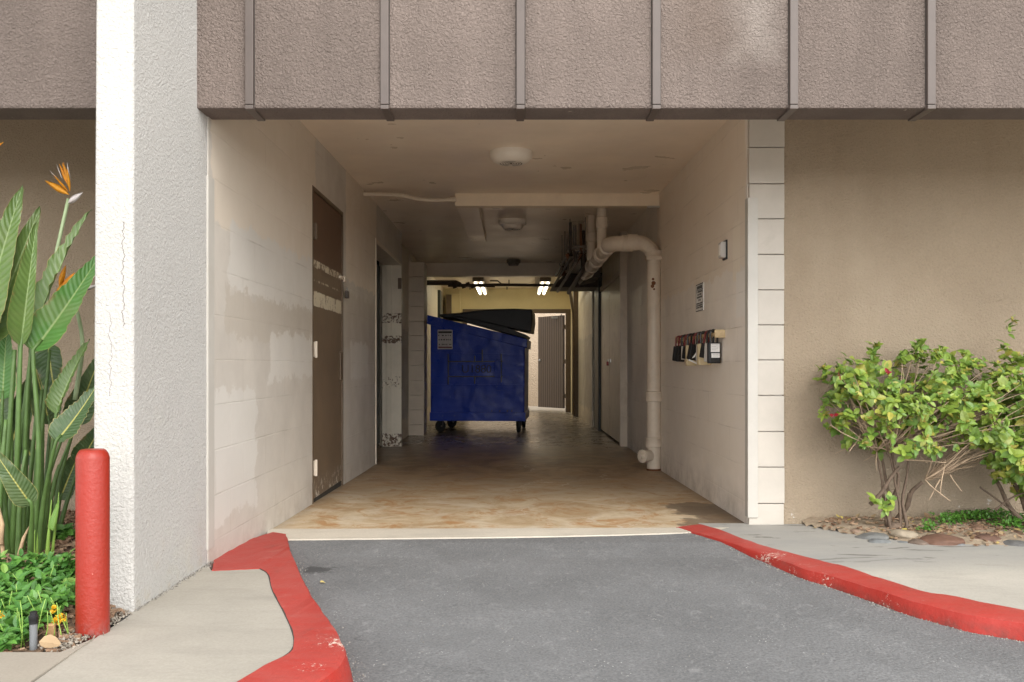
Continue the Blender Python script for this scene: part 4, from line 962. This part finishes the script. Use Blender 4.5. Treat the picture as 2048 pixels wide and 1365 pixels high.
def branch(mb, a, b, r0, r1, wob=.03, n=9):
    a, b = Vector(a), Vector(b); pts = []
    sd_ = rvec()*20
    for i in range(n):
        t_ = i/(n-1); p = a.lerp(b, t_); p += Vector((mnoise.noise(sd_+p*5), mnoise.noise(sd_+p*5+Vector((7,0,0))), mnoise.noise(sd_+p*5+Vector((0,7,0)))))*wob*min(1, t_*3); pts.append(p)
    mb.tube(pts, [r0+(r1-r0)*i/(n-1) for i in range(n)], 6); return pts
WY = 5.15
SH = thing('bougainvillea_shrub', 'spreading yellow green bougainvillea shrub against the tan wall, nearest the passage', 'shrub', G(1775,1052,.03))
blobs1 = [(1690,765,4.9,42,48),(1762,755,4.9,55,40),(1850,745,4.88,70,52),(1930,765,4.88,66,50),(2010,795,4.86,70,62),(1760,815,4.82,80,44),(1850,830,4.80,80,60),(1945,830,4.80,70,60),
          (1665,830,4.92,26,26),(1725,868,4.88,48,26),(1800,892,4.86,55,26),(1870,880,4.86,46,30),(2040,760,4.9,50,50),(2080,830,4.85,70,80)]
def sh(pts, y): return [PX(a, b, y) for a, b in pts]
shoots1 = [sh([(2012,760),(2010,700),(2022,660),(2026,640)],4.9), sh([(1735,740),(1745,715),(1752,690)],4.9), sh([(1690,740),(1660,745),(1645,735)],4.92), sh([(1840,720),(1838,700),(1842,680)],4.9), sh([(1870,720),(1880,700),(1905,725)],4.9), sh([(1930,740),(1935,720),(1928,710)],4.9), sh([(1670,790),(1650,800),(1650,830)],4.9)]
tips = shrub(SH, blobs1, shoots1, 860, .046, M_BOUG, WY)
tr = MB(); base = G(1775,1052,.03); base.y = 4.86; base.z = .0
forks = []
for (px, py, yy, r0) in ((1752,900,4.9,.007),(1765,880,4.92,.008),(1790,890,4.88,.009),(1830,895,4.9,.007),(1780,900,4.85,.006)):
    pt = branch(tr, base+Vector((random.uniform(-.03,.05),random.uniform(-.03,.03),0)), PX(px,py,yy), r0*1.5, r0*.7, .05); forks.append(pt[-1])
branch(tr, G(1805,1052,.03)+Vector((0,.1,0)), PX(1850,960,4.93), .016, .010, .04); forks.append(PX(1850,960,4.93))
branch(tr, PX(1740,1010,4.84), PX(1800,935,4.82), .012, .009, .02)
branch(tr, G(1835,1052,.03)+Vector((-.05,.12,0)), PX(1815,990,4.95), .012, .006, .02)
for k in range(5): a = k*1.3; branch(tr, base+Vector((0,0,.05)), base+Vector((.09*math.cos(a),.07*math.sin(a),-.02)), .026, .012, .01, 5)
tr.build('trunk', M_BARK, SH, smooth=True)
tw = MB()
for k, tp in enumerate(tips):
    if k % 6 == 0:
        f = min(forks, key=lambda q: (q-tp).length+random.uniform(0,.25)); branch(tw, f, tp, .0045, .0015, .05, 6)
for k in range(26):
    f = random.choice(forks); branch(tw, f, f+Vector((random.uniform(-.25,.3),random.uniform(-.15,.12),random.uniform(-.12,.25))), .004, .001, .05, 6)
for (a, b) in (((1850,960),(1940,890)),((1850,960),(1900,1000)),((1890,920),(1880,990)),((1800,920),(1890,925)),((1890,940),(1935,900)),((1900,950),(1925,985)),((1880,960),(1860,1000)),((1660,850),(1720,880)),((1720,870),(1700,900))): branch(tw, PX(*a,4.85), PX(*b,4.78), .0045, .002, .03, 7)
tw.build('twigs', M_TWIG, SH, smooth=True)
for (px, py) in ((1681,752),(1774,746),(1664,830)):
    br = MB()
    for k in range(3): leaf_to(br, PX(px,py,4.68)+rvec()*.006, rvec()+Vector((0,-.5,.3)), rvec(), .03, .02)
    br.build('bract', M_BRACT, SH, recalc=False)
mb = MB()
for (px, py) in ((1765,1010),(1772,1020),(1750,1000),(1780,1000)): rosette(mb, PX(px,py,4.80), Vector((0,-.7,.3))+rvec()*.4, 6, .05)
mb.build('sucker_leaves', M_BOUG, SH, recalc=False)
SH2 = thing('bougainvillea_shrub', 'second bougainvillea shrub with bare grey trunks at the right edge', 'shrub', G(2035,1045,.03))
tips2 = shrub(SH2, [(2000,895,4.78,30,30),(2030,930,4.76,34,36),(2075,900,4.8,50,60),(1975,870,4.8,26,26),(2090,960,4.8,50,40)], [sh([(2000,920),(2010,950),(2025,965)],4.75)], 230, .050, M_BOUG, WY)
tr = MB(); b2 = G(2050,1047,.03); b2.y = 4.9
for (q, px, py) in ((b2+Vector((-.05,0,0)),1985,960),(b2+Vector((.0,.03,0)),2010,930),(b2+Vector((.06,0,0)),2045,900),(b2+Vector((.12,0,0)),2100,900)): branch(tr, q, PX(px,py,4.9), .015, .009, .03)
branch(tr, PX(1990,1020,4.8), PX(2060,985,4.75), .006, .004, .02); branch(tr, PX(1960,975,4.9), PX(2060,1050,4.9), .005, .004, .02)
tr.build('trunk', M_BARK, SH2, smooth=True)
tw = MB()
for tp in tips2[::3]: branch(tw, PX(random.uniform(1985,2080),935,4.9), tp, .004, .0015, .04, 6)
tw.build('twigs', M_TWIG, SH2, smooth=True)

# ground cover and litter on the right
mb = MB()
for (px, py, rx, ry, n) in ((1960,1042,70,7,520),(2030,1052,40,10,420),(1900,1050,35,5,180),(1855,1060,18,4,90),(2100,1055,50,12,300),(1938,1030,14,8,90)):
    for k in range(n):
        p = G(px+random.gauss(0,rx*.55), max(1030,py+random.gauss(0,ry*.5)), .04)
        if p.y > 5.12: p.y = 5.12-random.random()*.1
        p.z = zbr(p.x,p.y)+random.uniform(.005,.045); leaf_to(mb, p, Vector((random.uniform(-1,1),random.uniform(-1,.6),random.uniform(.0,.9))), Vector((0,-.4,1)), random.uniform(.010,.022), .012)
struct(mb.build('ground_cover', M_CLOV, recalc=False), 'stuff')
def litter(name, n, inside, zf, bx, mat, Lr, seed):
    random.seed(seed); mb = MB(); c = 0
    while c < n:
        x, y = random.uniform(*bx[0]), random.uniform(*bx[1])
        if not inside(x, y): continue
        c += 1; p = Vector((x, y, zf(x,y)+random.uniform(.003,.012))); l = random.uniform(*Lr)
        leaf_to(mb, p, Vector((random.uniform(-1,1),random.uniform(-1,1),random.uniform(-.1,.35))), Vector((random.uniform(-.4,.4),random.uniform(-.6,.2),1)), l, l*.6, random.uniform(-.3,.6), random.uniform(-.3,.5))
    return struct(mb.build(name, mat, recalc=False), 'stuff')
litter('leaf_litter', 330, in_r, zbr, ((1.62,4.2),(4.45,5.1)), M_LITTER, (.018,.045), 11)
def chips(name, n, inside, zf, bx, seed, Lr=(.015,.07)):
    random.seed(seed); mb = MB(); c = 0
    while c < n:
        x, y = random.uniform(*bx[0]), random.uniform(*bx[1])
        if not inside(x, y): continue
        c += 1; l = random.uniform(*Lr)*.5; w = random.uniform(.003,.008); h = random.uniform(.0015,.004); a = random.uniform(0,6.28); e = random.gauss(0,.22)
        ax = Vector((math.cos(a)*math.cos(e), math.sin(a)*math.cos(e), math.sin(e))); ay = Vector((0,0,1)).cross(ax).normalized(); az_ = ax.cross(ay)
        ay, az_ = ay*math.cos(.4*(random.random()-.5))+az_*.3*(random.random()-.5), az_
        mb.obox((x, y, zf(x,y)+random.uniform(.002,.016)), ax*l, ay*w, az_*h)
    return struct(mb.build(name, M_CHIP, recalc=False), 'stuff')
chips('wood_mulch', 4200, in_l, zbl, ((-2.9,-1.38),(2.7,5.1)), 5)
chips('wood_mulch', 500, in_r, zbr, ((1.62,3.6),(4.45,5.1)), 6, (.01,.035))
# grit where the bed meets the pavement
random.seed(3); mb = MB()
for k in range(420):
    t_ = random.random(); p = G(120,1304,ZL).lerp(G(262,1226,ZL), t_)+Vector((random.gauss(-.02,.028), random.gauss(.012,.022), 0))
    if not in_l(p.x, p.y) and random.random() < .75: continue
    p.z = ZL+random.uniform(-.002,.006); q = random.uniform(.0015,.004)
    mb.obox(p, rvec()*q, rvec()*q, rvec()*q)
struct(mb.build('gravel', m_plain('pale_grit', (.27,.235,.19), .9, .3, 200, .2), recalc=False), 'stuff')
# loose grit and crumbs along the kerbs, the column foot and the drive
random.seed(12); mb = MB()
def crumb(p, q): mb.obox(p, rvec()*q, rvec()*q, rvec()*q)
for line, n_ in ((kout[:58], 420), (rout[:50], 520)):
    for k in range(n_):
        i = random.randrange(len(line)-1); p = line[i].lerp(line[i+1], random.random()); d = (line[i+1]-line[i]).normalized(); o_ = Vector((-d.y, d.x, 0))
        if line is kout[:58] or line[0].x < 0: o_ = Vector((abs(o_.x), o_.y if o_.x > 0 else -o_.y, 0))
        else: o_ = Vector((-abs(o_.x), -abs(o_.y), 0))
        p = p+o_*(.012+abs(random.gauss(0,.018))); p.z = az(p.y)+.001; crumb(p, random.uniform(.0008,.0022))
for k in range(260):
    p = Vector((-1.357+abs(random.gauss(0,.012)), random.uniform(3.2,4.0), ZL)); crumb(p, random.uniform(.001,.003))
for k in range(160):
    p = Vector((random.uniform(-1,1.8), random.uniform(2.2,4.6), 0)); p.z = az(p.y)+.001
    if -1.0+.2*(4.6-p.y) < p.x < 1.1: crumb(p, random.uniform(.0008,.0022))
struct(mb.build('gravel', m_plain('pale_crumbs', (.24,.225,.20), .9, .3, 200, .2), recalc=False), 'stuff')
def chipthing(name, c, ax, ay, az_, mat, label, cat):
    m = MB(); m.obox(c, ax, ay, az_); tag(m.build(name, mat, bevel=.002), label, cat)
p = G(103,1270,.045); chipthing('wood_chip', p+Vector((0,0,.012)), (.011,.002,0), (.002,-.008,.024), (0,.006,.002), m_plain('fresh_wood', (.40,.24,.12), .8, .2, 40, .3), 'upright tan wood chip beside the sprinkler riser', 'wood chip')
m = MB(); p = G(98,1292,.05); leaf_to(m, p+Vector((-.03,0,.012)), Vector((1,.2,-.1)), Vector((.1,-.7,1)), .062, .05, .3, .2); tag(m.build('dry_leaf', m_plain('pale_dry_leaf', (.33,.23,.13), .8), recalc=False), 'pale tan dry leaf lying at the front edge of the bed', 'leaf')

m = MB(); p = G(640,1163,-.03); p.z = az(p.y)+.006; leaf_to(m, p, Vector((1,.3,.25)), Vector((-.2,-.5,1)), .022, .016, .6, .5); tag(m.build('dry_leaf', m_plain('yellow_dry_leaf', (.34,.27,.10), .8), recalc=False), 'tiny yellow dry leaf lying on the asphalt by the left red kerb', 'leaf')
# river stones in the right bed
def stone(px, py, y, rx, rz, col, label, ry=.07, seed=0):
    c = PX(px, py, y); c.z -= .008; col = tuple(q*.72 for q in col); bm = bmesh.new(); bmesh.ops.create_icosphere(bm, subdivisions=4, radius=1)
    for v in bm.verts:
        d = 1+.20*mnoise.noise(v.co*1.3+Vector((seed*7.1,0,0)))+.05*mnoise.noise(v.co*4+Vector((0,seed*3,0)))
        v.co = Vector((v.co.x*rx/FPX*y*d, v.co.y*ry*d, max(v.co.z, -.75)*rz/FPX*y*d))
    me = bpy.data.meshes.new('river_stone'); bm.to_mesh(me); bm.free()
    for pl in me.polygons: pl.use_smooth = True
    o = bpy.data.objects.new('river_stone', me); COL.objects.link(o); o.location = c; o.rotation_euler = (0, 0, seed)
    o.rotation_euler = (0, R((seed*37) % 14-7), 0)
    me.materials.append(m_plain('stone_'+str(seed), col, .75, .22, 22, .35, dirt=tuple(q*.75 for q in col)))
    tag(o, label, 'stone', 'river stones edging the planting bed')
stone(1718,1064,4.88,24,11,(.36,.25,.18),'rounded pinkish brown stone left of the bougainvillea trunk',.06,1)
stone(1745,1074,4.74,33,11,(.20,.20,.19),'large flat grey stone in front of the bougainvillea trunk',.07,2)
stone(1810,1069,4.72,30,12,(.40,.33,.24),'long smooth cream stone right of the bougainvillea trunk',.06,3)
stone(1757,1082,4.64,22,7,(.22,.23,.23),'flat bluish grey stone by the pavement edge',.05,4)
stone(1806,1086,4.62,16,6,(.25,.26,.265),'small pale blue grey stone by the pavement edge, before the cream stone',.04,5)
stone(1838,1084,4.60,20,8,(.21,.155,.12),'small dark brown stone between pale grey stone and wide red brown slab',.05,6)
stone(1880,1080,4.62,44,14,(.185,.098,.065),'wide red brown slab in the middle of the bed edge',.09,7)
stone(1955,1079,4.66,48,13,(.155,.085,.06),'low dark red brown slab right of the wide slab',.09,8)
stone(1957,1056,4.85,18,9,(.24,.145,.095),'rounded brown stone backed by green ground cover',.05,9)
stone(1918,1088,4.56,13,4,(.24,.25,.255),'tiny pale grey pebble between the two red brown slabs',.03,10)
stone(1985,1070,4.74,28,8,(.26,.155,.10),'orange brown stone among dry leaves right of the slabs',.06,11)
stone(2035,1088,4.58,32,10,(.17,.165,.16),'dark grey stone at the right edge of the photo',.08,12)
stone(2030,1070,4.75,26,9,(.19,.11,.075),'dark brown stone behind the dark grey edge stone',.06,13)

# ------------------------------------------------------------------ bird of paradise on the left
SP = thing('bird_of_paradise_plant', 'tall bird of paradise with paddle leaves and orange flowers beside the white column', 'plant', PX(50,1130,4.05))
def wprof(t):
    return (min(1, t/.16)**.55) * (max(0, 1-t)**.62) * (1-.15*t) * 1.25
def paddle(bpx, tpx, Y0, Y1, wpx, fold, face, bend, mat, stem=None, seed=0, ns=26, wl=1.0, wr=1.0, stem_r=.011):
    a, b = PX(*bpx, Y0), PX(*tpx, Y1); d = (b-a); L = d.length; d.normalize()
    s = d.cross(Vector(face).normalized()); s.normalize(); n = s.cross(d)
    Wd = .87*wpx/FPX*((Y0+Y1)/2); us = [-1,-.8,-.6,-.4,-.2,-.05,0,.05,.2,.4,.6,.8,1]; mb = MB(); uv = []
    for i in range(ns+1):
        t_ = i/ns; c = a.lerp(b, t_) + n*(bend*L*4*t_*(1-t_)*.5) + n*(-bend*L*.3*t_*t_)
        w = Wd*.5*min(1, wprof(t_))
        for u in us:
            e = abs(u); ww = w*(wl if u < 0 else wr)
            rip = .05*Wd*e*e*math.sin(t_*24+seed*2+u*2)*(.6+.4*math.sin(t_*7+seed)) + .04*Wd*e*math.sin(t_*70+seed)
            f = fold*(1-.35*t_)
            mb.v.append(c + s*(u*ww*math.cos(f*e)) + n*(e*ww*math.sin(f) + rip)); uv.append((u, t_))
    k = len(us)
    for i in range(ns):
        for j_ in range(k-1): q = i*k+j_; mb.f.append((q,q+1,q+k+1,q+k))
    o = mb.build('leaf', mat, SP, smooth=True, recalc=False, uvs=uv)
    if stem:
        st = [PX(*q) for q in stem] + [a, a.lerp(b, .12)]
        pts = smooth_line(st, 16); MB().tube(pts, [stem_r*(1.25-.65*i/15) for i in range(16)], 10).build('stem', M_STALK, o, smooth=True)
    return o
#       blade base   tip        depths      width fold face       bend
paddle((-45,690),(45,368),4.05,4.15,95,.55,(.3,-1,.2),.05,M_PAD1,[(0,1120,4.05),(-20,900,4.05)],1)
paddle((-25,690),(80,412),4.12,4.2,88,.6,(.5,-1,.1),.04,M_PAD1,[(10,1120,4.1),(-5,900,4.1)],2)
paddle((42,694),(73,444),3.86,3.95,84,.75,(.5,-1,.15),.06,M_PAD1,[(22,1125,3.92),(35,900,3.88)],3, wl=1.0, wr=.55)
paddle((62,702),(177,416),3.98,4.1,80,.85,(-.5,-1,.2),.07,M_PAD1,[(45,1125,3.98),(50,880,3.98)],4, wl=1.0, wr=.6)
paddle((66,704),(205,505),3.90,4.05,92,.55,(.35,-1,.55),-.05,M_PAD2,[(65,1128,3.92),(78,900,3.9)],5, stem_r=.013)
paddle((96,690),(118,838),4.2,4.1,64,.35,(.1,-1,.3),.05,M_PADD,[(80,1110,4.2),(85,850,4.25),(88,720,4.25)],6)
paddle((112,830),(178,678),4.0,4.1,62,.75,(-.3,-1,.2),.06,M_PAD1,[(85,1120,4.02),(98,960,4.0)],7)
paddle((112,884),(196,770),3.86,3.98,74,.3,(-.1,-1,.5),-.06,M_PADD,[(75,1125,3.92),(88,1000,3.9)],8)
paddle((64,1012),(-22,888),3.62,3.55,58,.3,(.2,-1,.5),.08,M_PADD,[(60,1120,3.7),(63,1060,3.66)],9)
paddle((5,800),(14,650),4.2,4.25,60,.2,(.2,-1,.1),.02,M_PAD2,[(-5,1120,4.2),(0,950,4.2)],10)
paddle((150,850),(205,700),4.3,4.3,70,.4,(.3,-1,.2),.05,M_PADD,[(95,1110,4.2),(120,960,4.25)],11)
paddle((100,850),(60,690),4.35,4.3,60,.5,(.3,-1,.2),.05,M_PADD,[(85,1110,4.3),(92,960,4.3)],12)
paddle((-20,860),(30,720),4.3,4.35,80,.5,(.3,-1,.2),.05,M_PADD,[(-10,1110,4.3),(-15,960,4.3)],13)
paddle((160,930),(210,840),4.4,4.4,60,.4,(.3,-1,.3),.05,M_PADD,[(105,1110,4.3),(135,1000,4.35)],14)
paddle((20,900),(75,730),4.38,4.4,72,.5,(.3,-1,.2),.05,M_PADD,[(20,1110,4.3),(18,980,4.35)],15)
paddle((120,1000),(168,885),4.42,4.42,60,.45,(.2,-1,.3),.05,M_PADD,[(100,1110,4.35),(112,1050,4.4)],16)
paddle((70,930),(20,800),4.42,4.4,70,.5,(-.3,-1,.2),.05,M_PADD,[(75,1110,4.35),(72,1000,4.4)],17)
# stalks
random.seed(21)
for (x0, x1, ytop, Y, w) in ((0,30,700,4.0,.015),(12,60,720,4.05,.013),(30,40,690,3.95,.016),(42,62,720,4.1,.013),(55,100,700,4.1,.012),(70,130,860,4.15,.011),(15,-10,780,3.9,.015),(88,140,880,4.12,.010),(35,52,900,3.85,.012),(-5,12,840,3.85,.014),(62,84,780,4.2,.012),(98,118,930,4.15,.009),(25,20,760,4.2,.014),(50,75,800,4.22,.013)):
    pts = smooth_line([PX(x0,1135,Y), PX(x0+(x1-x0)*.35,980,Y), PX(x1,ytop,Y+.02)], 14)
    MB().tube(pts, [w*(1.15-.6*i/13) for i in range(14)], 10).build('stalk', M_STALK, SP, smooth=True)
for (x0, x1, ytop, Y, w) in ((92,103,1000,3.85,.011),(100,118,985,3.88,.008),(68,70,1060,3.8,.008),(74,76,1075,3.82,.007)):
    pts = smooth_line([PX(x0,1140,Y), PX((x0+x1)/2,1070,Y), PX(x1,ytop,Y)], 10); MB().tube(pts, [w*(1.1-.95*i/9) for i in range(10)], 8).build('young_shoot', M_STALKL, SP, smooth=True)
paddle((106,1062),(119,1000),3.84,3.86,26,.6,(-.3,-1,.1),.03,paddle_mat('shoot_leaf', (.17,.34,.05), (.22,.42,.07), (.32,.48,.14), .35),None,20,10)
mb = MB()
for (x0, y0, x1, y1, w) in ((20,1150,38,1110,.012),(38,1110,60,1050,.008),(2,1090,-2,1010,.010),(8,1130,6,1040,.009),(50,1140,62,1100,.008),(28,1160,14,1120,.010),(95,1150,105,1125,.006),(0,1150,14,1135,.008)):
    a, b = PX(x0,y0,3.76), PX(x1,y1,3.82); MB().tube([a, a.lerp(b,.5)+rvec()*.01, b], [w, w*.9, w*.2], 6).build('dry_sheath', M_SHEATH, SP, smooth=True)
# flowers
def spear(mb, a, b, w, dep=.3):     # a pointed boat-shaped sepal
    a, b = Vector(a), Vector(b); d = b-a; s = Vector((d.z,0,-d.x)).normalized(); n = s.cross(d.normalized()); pts = []
    for i in range(9):
        t_ = i/8; e = w*(math.sin(min(1,t_*1.9)*math.pi/2))*(1-t_**2.2); c = a+d*t_
        pts += [c-s*e, c-n*e*dep, c+s*e, c+n*e*dep]
    k = mb.add(pts, [])
    for i in range(8):
        for j_ in range(4): mb.f.append((k+i*4+j_, k+i*4+(j_+1) % 4, k+i*4+4+(j_+1) % 4, k+i*4+4+j_))
def flower(pts_stem, Y, heart, sepals, whites, beak, rs=.011):
    st = MB(); st.tube(smooth_line([PX(a,b,Y) for a,b in pts_stem], 14), [rs*(1.0-.25*i/13) for i in range(14)], 10)
    f = st.build('flower_stalk', M_FSTALK, SP, smooth=True)
    m = MB()
    for (a, b, c, d, w) in sepals: spear(m, PX(a,b,Y-.02+random.uniform(-.01,.01)), PX(c,d,Y-.05+random.uniform(-.03,.03)), w)
    m.build('sepal', M_ORANGE, f, smooth=True)
    m = MB()
    for (a, b, c, d, w) in whites: spear(m, PX(a,b,Y-.01), PX(c,d,Y), w)
    if whites: m.build('petal', m_plain('pale_petal', (.66,.60,.56), .5), f, smooth=True)
    m = MB(); spear(m, PX(*beak[0],Y), PX(*beak[1],Y-.02), beak[2], .8); m.build('spathe', M_SPATHE, f, smooth=True)
flower([(55,800),(85,640),(112,510),(131,425),(137,398)], 4.24, None,
       [(139,390,89,361,.020),(138,385,106,349,.007),(137,372,118,327,.011),(138,372,124,325,.009),(139,378,126,324,.014),(140,385,134,335,.010)],
       [(141,371,134,324,.007),(128,372,98,340,.003),(125,360,112,327,.0025)], ((134,408),(166,385),.020))
flower([(150,800),(165,690),(150,610),(135,585)], 4.15, None,
       [(112,582,150,562,.022),(118,575,132,530,.018),(120,580,150,545,.016)], [(170,567,190,553,.006)], ((130,590),(205,568),.016))
flower([(-60,700),(-45,450),(-30,320)], 4.05, None, [(-30,310,8,284,.012)], [], ((-35,330),(-5,318),.018))

# lantana in front
random.seed(31)
LT = thing('lantana_shrub', 'low bright green lantana with yellow flowers beside the red bollard', 'shrub', G(60,1290,.04))
mb = MB()
for k in range(470):
    px, py = random.uniform(-130,148), random.uniform(1165,1292)
    top = 1150+ (8 if px > 100 else 0) + 10*math.sin(px*.07)
    g = G(px, max(py,1188), .05); 
    if px > 85 and py > 1240: continue
    if px > 55 and py > 1272: continue
    hgt = .035+.11*max(0, (1290-py)/125)*random.uniform(.2,1.0)
    p = Vector((g.x, g.y, zbl(g.x,g.y)+hgt))
    if in_l(p.x, p.y) and (p.x < -1.53 or p.y > 3.03): rosette(mb, p, Vector((0,-.25,1))+rvec()*.5, random.randint(5,7), .042, .95, .52)
mb.build('foliage', M_LANT, LT, recalc=False)
st = MB()
for k in range(60):
    g = G(random.uniform(-100,140), random.uniform(1200,1285), .05); 
    if in_l(g.x,g.y): branch(st, g-Vector((0,0,.02)), g+Vector((random.uniform(-.05,.05),random.uniform(-.05,.02),random.uniform(.05,.13))), .0022, .0012, .02, 5)
st.build('stems', M_STALKL, LT, smooth=True)
for (px, py, Y) in ((110,1219,2.98),(118,1238,2.93),(127,1234,2.93),(113,1243,2.92),(1,1230,2.85)):
    m = MB(); c = PX(px, py, Y)
    for k in range(16):
        v = rvec(); v.y = -abs(v.y); leaf_to(m, c+v*.006, v+Vector((0,-.1,.3)), rvec(), .011, .010)
    m.build('flower', M_YFLOWER, LT, recalc=False)
lw_ = thing('weed', 'small dark green weed behind the bollard near the back of the bed', 'plant', G(130,1080,.06))
mb = MB()
for k in range(16): p = PX(130+random.uniform(-16,16), 1080+random.uniform(-22,16), 4.3); rosette(mb, p, Vector((0,-.4,1))+rvec()*.6, 4, .06, .9, .6)
mb.build('foliage', M_PADD if False else M_LANT, lw_, recalc=False)
m = MB(); branch(m, G(130,1100,.06), PX(128,1075,4.3), .004, .002, .01, 5); m.build('stem', M_STALK, lw_, smooth=True)
